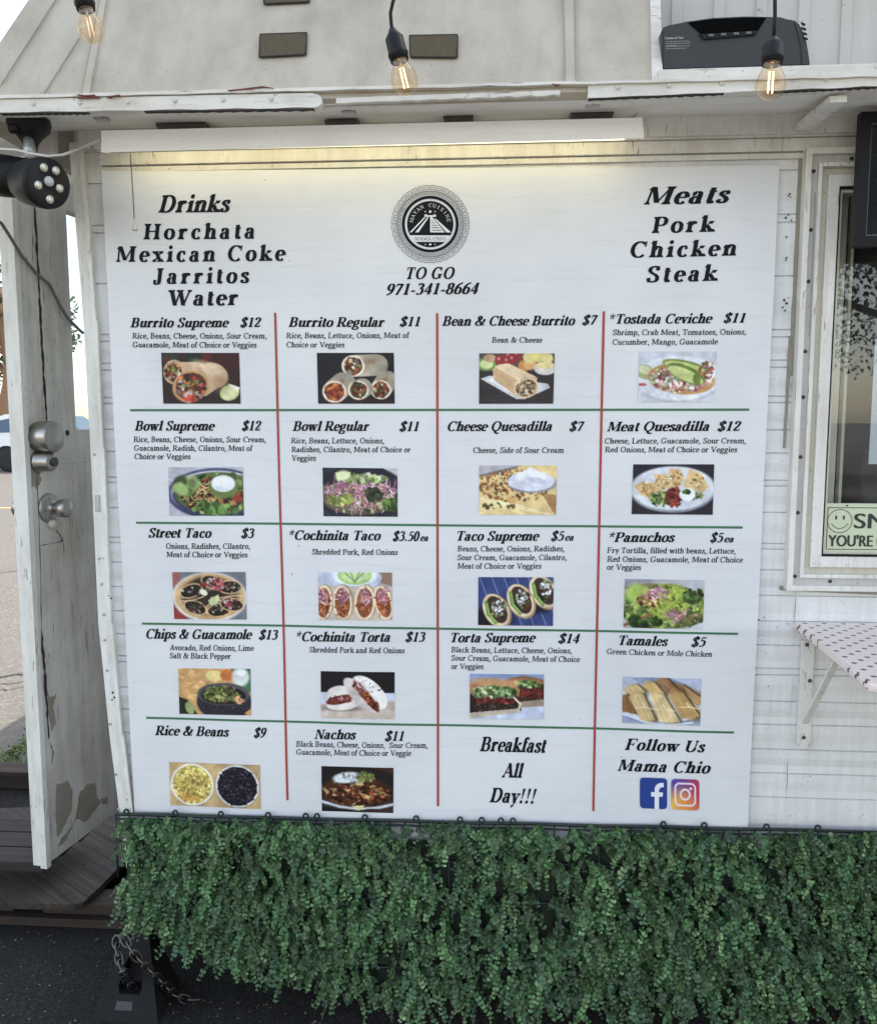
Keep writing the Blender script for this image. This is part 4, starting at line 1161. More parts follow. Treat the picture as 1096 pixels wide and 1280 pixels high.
def pic_ceviche():
    p = Pic((196, 202, 214), seed=6); p.ell(.52, .55, .6, .46, (182, 186, 198)); p.ell(.52, .52, .56, .44, (216, 220, 228)); p.ell(.52, .55, .45, .36, (200, 205, 214), 0, .5, .6)
    p.ell(.08, .4, .12, .14, (160, 175, 120), 20); p.ell(.08, .36, .09, .08, (205, 210, 170), 20); p.ell(.05, .65, .06, .03, (190, 90, 100))
    p.ell(.56, .54, .44, .3, (190, 140, 90), 6); p.blobs(130, (.55, .53, .41, .26), .05, [(240, 235, 230), (225, 215, 215), (200, 110, 110), (170, 190, 130), (235, 225, 215), (180, 70, 80)])
    p.ell(.6, .3, .3, .12, (120, 140, 70), 12); p.ell(.6, .31, .28, .09, (190, 200, 120), 12); p.ell(.62, .44, .27, .15, (105, 130, 65), 24); p.ell(.61, .46, .25, .11, (196, 208, 130), 24); p.ell(.76, .55, .05, .12, (110, 130, 65), -15, .3); p.blobs(20, (.88, .35, .1, .14), .05, [(190, 90, 80), (230, 220, 215), (160, 120, 70)]); p.grain(5); return p
def pic_bowl_supreme():
    p = Pic((178, 180, 192), seed=7)
    for k in range(9): p.line([(0, .1 * k), (1, .1 * k + .25)], .008, (150, 150, 165), .6)
    p.ell(.65, .55, .66, .52, (45, 48, 95)); p.ell(.65, .54, .62, .47, (205, 208, 220)); p.ell(.65, .57, .6, .46, (60, 62, 105), 0, .06); p.ell(.66, .54, .57, .43, (100, 110, 70))
    p.blobs(70, (.62, .55, .52, .42), .09, GRN + [(140, 170, 100)]); p.blobs(60, (.6, .62, .42, .28), .07, MEAT + [(60, 40, 40)]); p.blobs(40, (.38, .42, .3, .22), .07, MEAT + [(60, 45, 40), (150, 60, 45)]); p.strands(90, (.45, .52, .3, .24), .10, .008, [(225, 200, 140), (210, 185, 110)]); p.blobs(12, (.22, .4, .12, .18), .09, [(110, 150, 80), (150, 180, 110)])
    p.blobs(14, (.6, .85, .3, .1), .1, [(110, 150, 80), (80, 120, 60)]); p.ell(.74, .42, .2, .22, (110, 130, 70), 0, .3); p.ell(.73, .34, .16, .17, (226, 230, 238), 0, .15); p.ell(.7, .3, .09, .08, (244, 246, 250), 0, .7); p.ell(.92, .64, .06, .08, (150, 60, 50), 0, .4); p.grain(6); return p
def pic_bowl_regular():
    p = Pic((52, 54, 68), seed=8); p.poly([(.8, 0), (1, 0), (1, .2)], (190, 192, 200)); p.ell(.5, .5, .62, .55, (36, 38, 50)); p.ell(.5, .55, .52, .46, (50, 52, 64), 0, .3); p.ell(.48, .6, .5, .36, (110, 90, 80))
    p.blobs(70, (.5, .58, .48, .34), .07, GRN + [(150, 120, 100)]); p.strands(120, (.32, .45, .32, .14), .14, .010, ONI); p.strands(110, (.72, .48, .27, .16), .18, .011, ONI + [(120, 60, 95)]); p.strands(60, (.55, .78, .4, .1), .12, .009, ONI + [(225, 215, 190)])
    p.blobs(40, (.55, .22, .28, .08), .06, [(190, 205, 130), (130, 160, 80), (230, 230, 200)]); p.blobs(26, (.22, .66, .18, .1), .06, [(195, 205, 110), (150, 170, 80)]); p.blobs(14, (.68, .55, .13, .12), .07, [(50, 60, 40), (70, 80, 50)]); p.blobs(14, (.92, .75, .1, .12), .07, [(60, 90, 45), (100, 130, 60)])
    p.poly([(.17, .1), (.38, .09), (.34, .22), (.2, .28)], (205, 215, 150)); p.ell(.27, .16, .1, .1, (225, 230, 180), -10, .6); p.grain(6); return p
def pic_cheese_quesadilla():
    p = Pic((226, 198, 140), seed=9); p.poly([(0, 0), (.55, 0), (.2, .14), (0, .25)], (176, 172, 182)); p.poly([(.0, .2), (.2, .12), (.5, .02), (.5, .06), (.2, .18), (0, .26)], (120, 112, 125))
    p.poly([(0, .3), (.5, .05), (1, .05), (1, 1), (0, 1)], (228, 200, 140)); p.blobs(70, (.45, .4, .5, .34), .045, [(190, 135, 65), (205, 150, 80), (120, 85, 50), (170, 100, 60)], .8); p.blobs(30, (.3, .35, .3, .2), .03, [(70, 55, 40), (150, 90, 50)])
    p.poly([(0, .64), (.55, .8), (.95, .98), (.9, 1), (.5, .88), (0, .72)], (244, 224, 172)); p.poly([(0, .72), (.5, .88), (.7, 1), (0, 1)], (236, 212, 152)); p.blobs(12, (.25, .82, .2, .06), .03, [(120, 110, 60), (90, 80, 50)]); p.poly([(.8, .55), (1, .6), (1, 1), (.95, .92)], (150, 105, 65), .7)
    p.ell(.68, .36, .31, .2, (150, 145, 160), 0, .1); p.ell(.67, .32, .3, .2, (212, 216, 232)); p.poly([(.45, .25), (.66, .03), (.9, .25)], (226, 230, 240)); p.ell(.66, .22, .18, .1, (236, 238, 246), 0, .8); p.ell(.74, .3, .15, .05, (180, 186, 208), 10, .8, .8); p.grain(5); return p
def pic_meat_quesadilla():
    p = Pic((44, 42, 54), seed=10); p.ell(.5, .5, .53, .46, (150, 152, 165)); p.ell(.5, .48, .51, .43, (214, 218, 228)); p.ell(.5, .5, .4, .33, (196, 200, 212), 0, .4, .7)
    for pts in ([(.02, .44), (.12, .34), (.3, .38), (.36, .52), (.2, .68), (.1, .6)], [(.26, .2), (.42, .2), (.46, .46), (.32, .56)], [(.44, .1), (.58, .1), (.64, .26), (.58, .46), (.46, .48)], [(.7, .08), (.85, .2), (.94, .45), (.86, .56), (.62, .44)]):
        p.poly(pts, (224, 190, 135)); cx, cy = np.mean(np.array(pts), 0); p.blobs(18, (cx, cy, .09, .14), .03, [(180, 125, 65), (205, 150, 85), (240, 215, 170)], .7)
    p.blobs(60, (.36, .68, .14, .14), .045, GRN + [(190, 200, 140)]); p.blobs(50, (.52, .66, .1, .18), .045, [(140, 45, 40), (110, 35, 35), (170, 70, 55)]); p.blobs(14, (.78, .62, .1, .06), .04, GRN); p.ell(.68, .6, .1, .13, (236, 240, 240), 0, .2); p.blobs(10, (.68, .54, .05, .05), .03, GRN[:2]); p.grain(5); return p
def pic_street_taco():
    p = Pic((120, 122, 134), seed=11); p.poly([(0, .0), (.12, 0), (.1, .3), (0, .35)], (150, 95, 90)); p.poly([(0, .65), (.2, 1), (0, 1)], (150, 60, 58)); p.ell(.5, .53, .51, .52, (222, 220, 220)); p.ell(.5, .52, .48, .49, (200, 165, 120)); p.ell(.5, .5, .38, .4, (60, 48, 40), 0, .2)
    for cx, cy, a in ((.25, .4, -20), (.55, .22, 20), (.3, .75, 20), (.62, .8, -10), (.8, .68, 10), (.78, .32, 0)):
        p.ell(cx, cy, .17, .15, (205, 170, 125), a, .15); p.ell(cx, cy, .145, .12, (44, 34, 32), a); p.blobs(26, (cx, cy, .13, .1), .035, [(40, 40, 34), (70, 80, 50), (225, 215, 205), (30, 24, 24), (110, 50, 50)])
    p.blobs(22, (.55, .28, .16, .14), .045, [(150, 50, 60), (225, 190, 190), (190, 90, 100)]); p.blobs(18, (.8, .66, .12, .1), .04, [(150, 50, 60), (230, 200, 200)]); p.ell(.42, .43, .06, .06, (226, 228, 205), 30); p.poly([(.48, .6), (.62, .47), (.64, .6), (.52, .72)], (210, 215, 165)); p.ell(.56, .6, .06, .08, (200, 208, 150), 30, .4)
    p.line([(.1, .62), (.25, .6), (.42, .52)], .012, (220, 190, 145)); p.line([(.62, .55), (.8, .5), (.95, .5)], .012, (220, 190, 145)); p.line([(.46, .9), (.45, .75), (.5, .66)], .012, (220, 190, 145)); p.grain(6); return p
def pic_cochinita_taco():
    p = Pic((165, 170, 190), seed=12); p.poly([(.75, 0), (1, 0), (1, .3), (.8, .2)], (150, 120, 100)); p.poly([(0, 0), (.25, 0), (.3, .3), (0, .3)], (180, 190, 214)); p.ell(.5, .12, .36, .24, (190, 200, 225)); p.ell(.5, .08, .3, .2, (225, 230, 240)); p.ell(.5, .06, .23, .2, (165, 200, 120), 0, .1); p.ell(.5, .06, .18, .15, (205, 225, 165), 0, .3)
    for x in (.36, .44, .56, .62): p.line([(x, 0), (.5, .2)], .014, (120, 150, 90), .8)
    p.poly([(0, .28), (1, .3), (1, 1), (0, 1)], (196, 180, 165))
    for cx, w, a in ((.07, .13, 4), (.33, .14, -3), (.63, .15, 2), (.88, .13, -14)):
        p.ell(cx + .015, .63, w, .38, (176, 150, 118), a, .06); p.ell(cx, .63, w * .92, .36, (236, 218, 188), a, .08); p.ell(cx, .64, w * .72, .31, (140, 80, 55), a, .12)
        p.strands(55, (cx, .66, w * .55, .25), .09, .010, [(200, 120, 70), (150, 70, 45), (225, 150, 95), (110, 50, 35)]); p.strands(30, (cx, .5, w * .5, .14), .1, .012, ONI)
    p.grain(6); return p
def pic_taco_supreme():
    p = Pic((58, 74, 130), seed=13)
    for k in range(9): p.line([(k * .16 - .3, 0), (k * .16 - .05, 1)], .007, (165, 175, 205), .8)
    p.ell(.15, .85, .3, .25, (32, 30, 44), 0, .8); p.ell(.75, .62, .2, .12, (30, 32, 52), 0, .8)
    for cx, cy, a in ((.86, .3, 58), (.56, .48, 62), (.24, .68, 62)):
        p.ell(cx + .015, cy + .02, .25, .26, (176, 148, 112), a, .08); p.ell(cx, cy, .235, .235, (230, 208, 172), a, .08); p.ell(cx + .015, cy - .01, .2, .175, (70, 50, 45), a, .1)
        p.blobs(34, (cx + .03, cy - .02, .09, .2), .045, [(120, 65, 40), (40, 34, 44), (90, 120, 60), (60, 45, 45), (150, 170, 100)]); p.blobs(16, (cx + .03, cy - .06, .08, .16), .035, [(238, 238, 240), (215, 220, 220)])
        p.line([(cx - .13, cy - .16), (cx - .1, cy + .08), (cx - .0, cy + .26)], .032, (95, 145, 65)); p.line([(cx - .12, cy - .14), (cx - .09, cy + .08), (cx + .0, cy + .24)], .013, (160, 195, 110))
    p.grain(6); return p
def pic_panuchos():
    p = Pic((176, 178, 186), seed=14); p.poly([(.0, .0), (.5, 0), (.3, .16), (0, .16)], (150, 150, 160)); p.line([(0, .2), (.3, .1), (.6, .12)], .02, (150, 110, 80)); p.ell(.48, .56, .56, .46, (110, 130, 60)); p.blobs(160, (.48, .55, .52, .44), .07, GRN + [(175, 195, 95), (150, 175, 80)])
    p.ell(.16, .3, .15, .2, (170, 195, 95), 0, .5); p.ell(.56, .45, .27, .34, (168, 186, 78), -20, .25); p.blobs(60, (.56, .45, .24, .3), .04, [(185, 200, 95), (150, 168, 65), (130, 150, 60)]); p.blobs(34, (.3, .45, .14, .12), .045, [(205, 160, 95), (90, 60, 40), (225, 190, 120)]); p.strands(34, (.4, .3, .12, .1), .12, .014, ONI); p.strands(44, (.68, .74, .16, .08), .13, .014, ONI)
    p.blobs(22, (.86, .32, .12, .16), .06, [(60, 85, 40), (90, 120, 60)]); p.blobs(24, (.86, .8, .13, .14), .06, [(70, 95, 50), (190, 170, 110)]); p.line([(0, .95), (.15, .85), (.35, .72)], .03, (140, 90, 65)); p.blobs(14, (.3, .88, .25, .1), .08, [(45, 70, 35), (70, 100, 50)]); p.poly([(.88, .92), (1, .85), (1, 1), (.8, 1)], (185, 188, 196)); p.grain(7); return p
def pic_chips():
    p = Pic((205, 155, 100), seed=15); p.poly([(.72, 0), (1, 0), (1, .5), (.8, .4)], (70, 120, 80))
    for k in range(46): 
        x, y = p.r.uniform(0, .45), p.r.uniform(0, .75); c = np.array((226, 178, 118)) * p.r.uniform(.72, 1.12); s_ = .16
        p.poly([(x + p.r.uniform(-s_, s_), y + p.r.uniform(-s_, s_)) for _ in range(3)], np.clip(c, 0, 255), .8)
    p.ell(.5, .16, .12, .12, (222, 200, 130)); p.ell(.68, .14, .1, .12, (200, 115, 60), 0, .3); p.ell(.86, .18, .12, .2, (205, 212, 205), 0, .3); p.ell(.86, .1, .06, .06, (240, 242, 240), 0, .8); p.poly([(0, .62), (.12, .68), (.26, 1), (0, 1)], (40, 50, 35)); p.ell(.15, .86, .06, .14, (150, 170, 105), -20)
    p.ell(.63, .72, .38, .4, (52, 50, 60)); p.ell(.62, .55, .36, .24, (86, 84, 92)); p.ell(.62, .58, .31, .19, (38, 34, 34)); p.blobs(80, (.6, .55, .24, .17), .05, [(150, 160, 80), (120, 135, 60), (185, 190, 120), (90, 70, 45), (70, 100, 45)]); p.blobs(8, (.82, .68, .06, .05), .04, [(205, 150, 110)]); p.blobs(50, (.62, .9, .34, .1), .03, [(70, 68, 80), (40, 38, 46)], .6); p.poly([(.9, .95), (1, .85), (1, 1)], (200, 150, 100)); p.grain(7); return p
def pic_torta():
    p = Pic((28, 26, 32), seed=16); p.poly([(0, .45), (1, .45), (1, 1), (0, 1)], (196, 202, 222)); p.poly([(0, .7), (1, .62), (1, 1), (0, 1)], (188, 174, 160)); p.poly([(0, .85), (1, .8), (1, 1), (0, 1)], (204, 190, 176), .7); p.ell(.3, .78, .25, .06, (120, 108, 105), 0, .9, .8)
    p.ell(.28, .5, .2, .2, (226, 220, 216), 0, .08); p.ell(.3, .7, .22, .12, (222, 216, 212), -6, .08); p.ell(.27, .6, .2, .09, (120, 52, 32), -14, .15); p.blobs(34, (.27, .6, .17, .06), .035, [(150, 70, 40), (90, 38, 25), (190, 130, 150)])
    p.ell(.66, .44, .3, .24, (232, 226, 222), 44, .06); p.ell(.56, .5, .33, .18, (216, 208, 204), 44, .08); p.ell(.62, .52, .27, .085, (105, 44, 28), 52, .15); p.ell(.52, .6, .2, .1, (190, 180, 174), 48, .5, .8); p.ell(.62, .52, .26, .07, (105, 44, 28), 52, .2)
    for q in range(5): p.blobs(12, (.5 + .06 * q, .32 + .1 * q, .05, .06), .03, [(150, 70, 40), (90, 38, 25), (180, 100, 60)])
    p.blobs(10, (.62, .5, .05, .1), .035, [(150, 70, 40), (90, 38, 25), (180, 100, 60)]); p.strands(12, (.55, .32, .08, .12), .12, .012, ONI); p.ell(.7, .38, .2, .1, (246, 242, 240), 44, .8, .8); p.blobs(12, (.76, .34, .12, .18), .012, [(60, 50, 50)]); p.grain(5); return p
def pic_nachos():
    p = Pic((38, 34, 34), seed=17); p.ell(.5, .8, .6, .15, (60, 55, 56)); p.line([(0, .78), (.25, .88), (.5, .92), (.8, .88), (1, .8)], .03, (200, 205, 215)); p.poly([(.6, 0), (1, 0), (1, .12)], (70, 45, 38)); p.ell(.5, .55, .5, .33, (78, 46, 34), 0, .2); p.blobs(90, (.5, .6, .46, .24), .07, MEAT + [(50, 36, 32)])
    for k in range(26):
        a = p.r.uniform(0, 6.28); x, y = .5 + .46 * p.r.uniform(0, 1) * math.cos(a), .55 + .26 * p.r.uniform(0, 1) * math.sin(a); s_ = .13
        p.poly([(x + p.r.uniform(-s_, s_), y + p.r.uniform(-s_, s_)) for _ in range(3)], np.clip(np.array((224, 196, 138)) * p.r.uniform(.7, 1.1), 0, 255), .85)
    p.blobs(40, (.5, .62, .42, .18), .05, MEAT + [(180, 80, 50)]); p.ell(.36, .24, .2, .12, (214, 222, 226), -8, .3); p.blobs(20, (.4, .24, .16, .1), .05, [(236, 240, 242), (190, 200, 205)]); p.blobs(24, (.62, .22, .12, .1), .05, [(150, 160, 80), (120, 130, 60), (226, 200, 140)]); p.poly([(.42, .86), (.6, .84), (.52, .97)], (222, 210, 150)); p.poly([(.6, .92), (1, .9), (1, 1), (.6, 1)], (70, 48, 44)); p.grain(8); return p
def pic_torta_supreme():
    p = Pic((158, 172, 206), seed=18); p.poly([(0, .0), (1, 0), (1, .2), (0, .2)], (135, 152, 196)); p.poly([(0, .75), (1, .7), (1, 1), (0, 1)], (190, 200, 222))
    p.ell(.77, .25, .3, .2, (140, 95, 62), 4, .1); p.ell(.75, .2, .26, .1, (170, 120, 85), 4, .6); p.poly([(.56, .26), (1, .22), (1, .68), (.6, .72)], (70, 48, 42)); p.blobs(40, (.78, .22, .18, .08), .05, GRN + [(170, 195, 140)]); p.blobs(34, (.82, .42, .17, .1), .05, [(130, 50, 40), (100, 40, 34)]); p.poly([(.64, .62), (1, .55), (1, .7), (.66, .74)], (160, 140, 125))
    p.poly([(0, .22), (.3, .1), (.55, .18), (.68, .34), (.66, .5), (0, .5)], (172, 118, 78)); p.ell(.32, .2, .3, .1, (200, 150, 105), 4, .7); p.poly([(0, .45), (.62, .42), (.7, .8), (.0, .95)], (48, 36, 34)); p.blobs(90, (.33, .42, .3, .14), .055, GRN + [(175, 200, 150), (140, 175, 110), (215, 220, 200)]); p.blobs(44, (.34, .6, .3, .06), .05, [(130, 45, 42), (110, 38, 38), (165, 80, 65)]); p.blobs(60, (.34, .74, .3, .08), .045, [(40, 30, 30), (70, 52, 46), (100, 85, 75)])
    p.poly([(0, .86), (.65, .76), (.7, .84), (0, .99)], (196, 180, 165)); p.line([(.6, .52), (.68, .66), (.66, .8)], .02, (226, 214, 178)); p.grain(7); return p
def pic_tamales():
    p = Pic((172, 182, 206), seed=19); p.poly([(0, .55), (1, .6), (1, 1), (0, 1)], (150, 160, 190)); p.ell(.5, .66, .56, .34, (120, 130, 170)); p.ell(.5, .62, .55, .33, (206, 212, 226)); p.poly([(.1, .02), (.6, 0), (.9, .2), (.3, .2)], (140, 150, 185))
    def husk(pts, c):
        (x0, y0), (x1, y1), (x2, y2), (x3, y3) = pts
        dk = np.array(c) * .45
        p.line([((x0 + x1) / 2 + .04, (y0 + y1) / 2 + .07), ((x2 + x3) / 2 + .05, (y2 + y3) / 2 - .04)], abs(x1 - x0) * .62, dk, .8)
        p.poly(pts, c); p.line([((x0 + x1) / 2, (y0 + y1) / 2 + .05), ((x2 + x3) / 2, (y2 + y3) / 2 - .06)], abs(x1 - x0) * .56, c)
        for k in range(7):
            f_ = (k + .5) / 7; p.line([(x0 + (x1 - x0) * f_, y0 + (y1 - y0) * f_), (x3 + (x2 - x3) * f_, y3 + (y2 - y3) * f_)], .008, np.array(c) * p.r.uniform(.72, 1.12), .6)
        p.line([(x1, y1), (x2, y2)], .02, np.array(c) * .45, .8)
    husk([(.62, .2), (.78, .14), (.98, .36), (.98, .6)], (190, 150, 100)); husk([(.42, .06), (.58, .02), (.75, .3), (.62, .35)], (170, 125, 85)); husk([(.25, .16), (.42, .1), (.56, .35), (.4, .42)], (205, 170, 110)); husk([(.02, .3), (.2, .15), (.3, .3), (.1, .5)], (215, 185, 130)); husk([(0, .4), (.08, .38), (.2, .8), (0, .75)], (150, 105, 65))
    husk([(.58, .35), (.78, .3), (1, .78), (.76, .86)], (196, 158, 100)); husk([(.08, .42), (.28, .36), (.44, .9), (.24, .93)], (214, 186, 134)); husk([(.36, .4), (.54, .36), (.76, .93), (.48, .95)], (224, 198, 146))
    for x, y in ((.3, .64), (.55, .66), (.85, .6)): p.line([(x - .12, y + .02), (x, y), (x + .12, y + .04)], .01, (236, 216, 170)); p.line([(x, y), (x - .03, y - .08)], .012, (236, 216, 170))
    p.line([(0, .8), (.3, .96), (.6, 1), (.9, .93)], .016, (214, 220, 234)); p.grain(5); return p
def pic_rice():
    p = Pic((196, 166, 118), W=150, H=74, seed=20)
    for k in range(12): p.line([(0, k / 12), (1, k / 12 + .02)], .012, np.array((196, 166, 118)) * p.r.uniform(.85, 1.1), .5)
    for cx in (.25, .745): p.ell(cx + .004, .52, .235, .48, (160, 140, 110), 0, .04); p.ell(cx, .5, .235, .475, (226, 228, 232), 0, .03)
    p.ell(.25, .5, .215, .435, (214, 186, 84), 0, .04); p.blobs(420, (.25, .5, .205, .42), .03, [(236, 214, 120), (222, 194, 90), (200, 165, 70), (244, 228, 150)]); p.ell(.2, .8, .1, .1, (205, 140, 60), 0, .9, .5)
    p.ell(.745, .5, .215, .435, (30, 28, 42), 0, .04); p.blobs(190, (.745, .5, .205, .42), .045, [(38, 34, 52), (24, 22, 34), (48, 42, 62)]); p.blobs(90, (.745, .5, .2, .41), .014, [(150, 145, 160), (110, 100, 120)]); p.grain(5); return p

PICS = [
 (pic_burrito_supreme, [(204.8, 441.4), (300.6, 441.4), (302.8, 504.6), (208, 504.6)], 'printed picture of a cut burrito with lime on a dark table'),
 (pic_burrito_regular, [(397.4, 441.4), (493, 441.4), (494.2, 504.6), (399.2, 504.6)], 'printed picture of four stacked cut burritos on black'),
 (pic_bean_cheese, [(599.2, 442.2), (692.6, 442.2), (690.9, 504.6), (598.8, 504.8)], 'printed picture of one burrito on a square white plate'),
 (pic_ceviche, [(798, 439.8), (893.8, 439.8), (890.5, 502.4), (796.2, 502.8)], 'printed picture of a tostada with avocado slices'),
 (pic_bowl_supreme, [(214.2, 583.4), (305.6, 583.4), (307, 643.9), (215.6, 643.5)], 'printed picture of a salad bowl topped with sour cream'),
 (pic_bowl_regular, [(405, 584), (497.6, 585), (498, 644.9), (406.2, 644.3)], 'printed picture of a dark bowl with pink onions and lime'),
 (pic_cheese_quesadilla, [(599.2, 581), (695.6, 581.4), (694.2, 642.7), (598.8, 641.9)], 'printed picture of a quesadilla with a white dollop'),
 (pic_meat_quesadilla, [(790.2, 580), (891, 580), (888.8, 642.7), (788, 641.7)], 'printed picture of an oval plate with four quesadilla wedges'),
 (pic_street_taco, [(218, 713.9), (308.6, 713.9), (310, 773.1), (220.3, 772.3)], 'printed picture of a round plate of street tacos'),
 (pic_cochinita_taco, [(399.2, 714.1), (491, 714.1), (491, 773.1), (400, 772.7)], 'printed picture of four tacos in a row below lime wedges'),
 (pic_taco_supreme, [(598, 719.5), (691.5, 720.1), (690.5, 780.8), (597.6, 779.4)], 'printed picture of three tacos on a striped blue cloth'),
 (pic_panuchos, [(779.6, 722.2), (878.1, 723.6), (876.1, 784.2), (778, 782.8)], 'printed picture of green topped tostadas with pink onion'),
 (pic_chips, [(225.3, 833.5), (314.8, 834.2), (316.3, 891.7), (227, 890)], 'printed picture of guacamole in a stone bowl with chips'),
 (pic_torta, [(402.4, 836.8), (494.2, 837.8), (494, 895.9), (403, 894.6)], 'printed picture of a white roll filled with red pork'),
 (pic_torta_supreme, [(587.4, 840.3), (679.5, 841.3), (679, 897), (587.4, 896.5)], 'printed picture of a cut sandwich on pale blue'),
 (pic_tamales, [(777.2, 843.9), (874.3, 845.9), (872.8, 904.3), (776.5, 901.6)], 'printed picture of tamales in husks on a white plate'),
 (pic_rice, [(214.1, 950), (327.3, 953), (328.6, 1007.8), (215.6, 1004.3)], 'printed picture of two bowls, yellow rice and black beans'),
 (pic_nachos, [(403.6, 954.1), (493, 956), (492.8, 1012), (404.2, 1009.9)], 'printed picture of a loaded plate of nachos'),
]
def grid_print(name, p, quad, off, parent, label=None):
    q = [P(*c) for c in quad]; H_, W_ = p.c.shape[:2]
    vs = []
    for j in range(H_):
        v = j / (H_ - 1)
        for i in range(W_):
            u = i / (W_ - 1); a = q[0].lerp(q[1], u).lerp(q[3].lerp(q[2], u), v); vs.append((a.x, by(a.x, a.z) - off, a.z))
    fs = [(j * W_ + i, j * W_ + i + 1, (j + 1) * W_ + i + 1, (j + 1) * W_ + i) for j in range(H_ - 1) for i in range(W_ - 1)]
    c = np.clip(p.c, 6, 252).reshape(-1, 3) / 255.0
    lc = np.where(c <= .04045, c / 12.92, ((c + .055) / 1.055) ** 2.4)
    o = raw(name, vs, fs, M['print'], parent, lc * 1.0)
    if label: o['label'] = label
    return o
for fn, quad, lab in PICS: grid_print('food_picture', fn(), quad, .0013, banner, lab)
# social icons
def icon_blue():
    p = Pic((214, 216, 222), W=72, H=80, seed=1); r_ = p.c.copy()
    X, Y = np.abs(p.X - .5), np.abs(p.Y - .5); d = np.hypot(np.maximum(X - .36, 0), np.maximum(Y - .36, 0)); m = np.clip((.14 - d) / .02, 0, 1)
    p.put(m, (38, 66, 140)); w_ = (232, 235, 242)
    p.poly([(.54, .36), (.70, .36), (.70, 1), (.54, 1)], w_); p.poly([(.42, .46), (.84, .46), (.82, .60), (.42, .60)], w_)
    p.put(p.em(.80, .38, .26, .22, 0, .04) * (p.X < .86) * (p.Y < .40) * (1 - p.em(.82, .40, .115, .105, 0, .08)), w_); p.c = p.c * m[..., None] + np.array((214, 216, 222)) * (1 - m[..., None]); return p
def icon_camera():
    p = Pic((214, 216, 222), W=72, H=80, seed=2)
    X, Y = np.abs(p.X - .5), np.abs(p.Y - .5); d = np.hypot(np.maximum(X - .34, 0), np.maximum(Y - .34, 0)); m = np.clip((.16 - d) / .02, 0, 1)
    p.c = np.ones_like(p.c) * np.array((190, 55, 95.)); p.ell(.05, .05, .6, .5, (90, 75, 170), 0, 1.0, .9); p.ell(.25, 1.05, .55, .6, (240, 200, 90), 0, 1.0, 1.0); p.ell(.55, .95, .4, .35, (225, 120, 70), 0, 1, .6)
    w_ = (236, 226, 232)
    def rr(a, r): 
        return np.clip((r - np.hypot(np.maximum(X - a, 0), np.maximum(Y - a, 0))) / .02, 0, 1)
    p.put(rr(.2, .185) * (1 - rr(.2, .125)), w_); p.put(p.em(.5, .5, .19, .19, 0, .08) * (1 - p.em(.5, .5, .125, .125, 0, .1)), w_); p.ell(.69, .31, .045, .045, w_)
    p.c = p.c * m[..., None] + np.array((214, 216, 222)) * (1 - m[..., None]); return p
grid_print('social_icon', icon_blue(), [(798, 968.5), (832.3, 969.3), (832, 1008), (798, 1007)], .0013, banner, 'printed blue square icon with a white letter f')
grid_print('social_icon', icon_camera(), [(836.7, 969.6), (871.9, 970.6), (871.6, 1009.2), (836.5, 1008)], .0013, banner, 'printed purple and orange camera icon')

# ------------------------------------------------------------------ strip light above the menu
fx = empty('strip_light', (-.15, -.1, 2.12), 'long white fluorescent strip light glowing above the menu banner', 'light')
YF = -.125
b = MB()
TL_, TR_, BR_, BL_ = P(126, 163, YF), P(803, 146.5, YF), P(804.5, 173, YF), P(128, 191, YF)
mL, mR = TL_.lerp(BL_, .55), TR_.lerp(BR_, .55)
b.ext([TL_, TR_, mR, mL], (0, .004, 0))
b.ext([mL + Vector((0, -.003, 0)), mR + Vector((0, -.003, 0)), BR_ + Vector((0, -.006, 0)), BL_ + Vector((0, -.006, 0))], (0, .0035, 0))
b.ext([TL_ + Vector((0, .0045, -.003)), TR_ + Vector((0, .0045, -.003)), TR_ + Vector((0, .085, .0)), TL_ + Vector((0, .085, .0))], (0, 0, -.003))
for A_, B_ in ((TL_, BL_), (TR_, BR_)):
    sx = .0008 if A_ is TL_ else -.004
    b.ext([A_ + Vector((sx, .0045, -.0065)), A_ + Vector((sx, .028, -.0065)), B_ + Vector((sx, .028, .008)), B_ + Vector((sx, .0045, .002))], (.003, 0, 0))
b.build('housing', M['fixture'], fx)
b = MB(); a = BL_.lerp(TL_, .66) + Vector((.03, .05, 0)); c = BR_.lerp(TR_, .66) + Vector((-.03, .05, 0))
b.tube([a.lerp(c, k / 8) for k in range(9)], .013, 14); b.build('tube', M['tube'], fx)
b = MB()
for x0, x1, y0 in ((201, 262, 158), (409, 450, 154), (555, 592, 149), (712, 765, 143.5)):
    p0, p1 = P(x0, y0, -.07), P(x1, y0 - .5, -.07)
    b.box(p0.x, p1.x, -.10, -.035, p0.z - .010, p0.z - .002, .001); b.box(p0.x + .004, p1.x - .004, -.10, -.098, p0.z - .028, p0.z - .011)
b.pieces('hanger', M['zinc'], fx)
b = MB()
p0, p1 = P(163, 192, -.08), P(168, 274, -.08)
nb = 44
for k in range(nb):
    c = p0.lerp(p1, k / nb); bmesh.ops.create_icosphere(b.bm, subdivisions=1, radius=.0017, matrix=Matrix.Translation(c))
b.build('pull_chain', M['zinc'], fx)
b = MB(); b.lathe([(.0025, .0), (.003, -.006), (.007, -.020), (.0065, -.024), (0.0, -.024)], Matrix.Translation(p1), 14); b.build('pull_knob', M['cable_w'], fx)

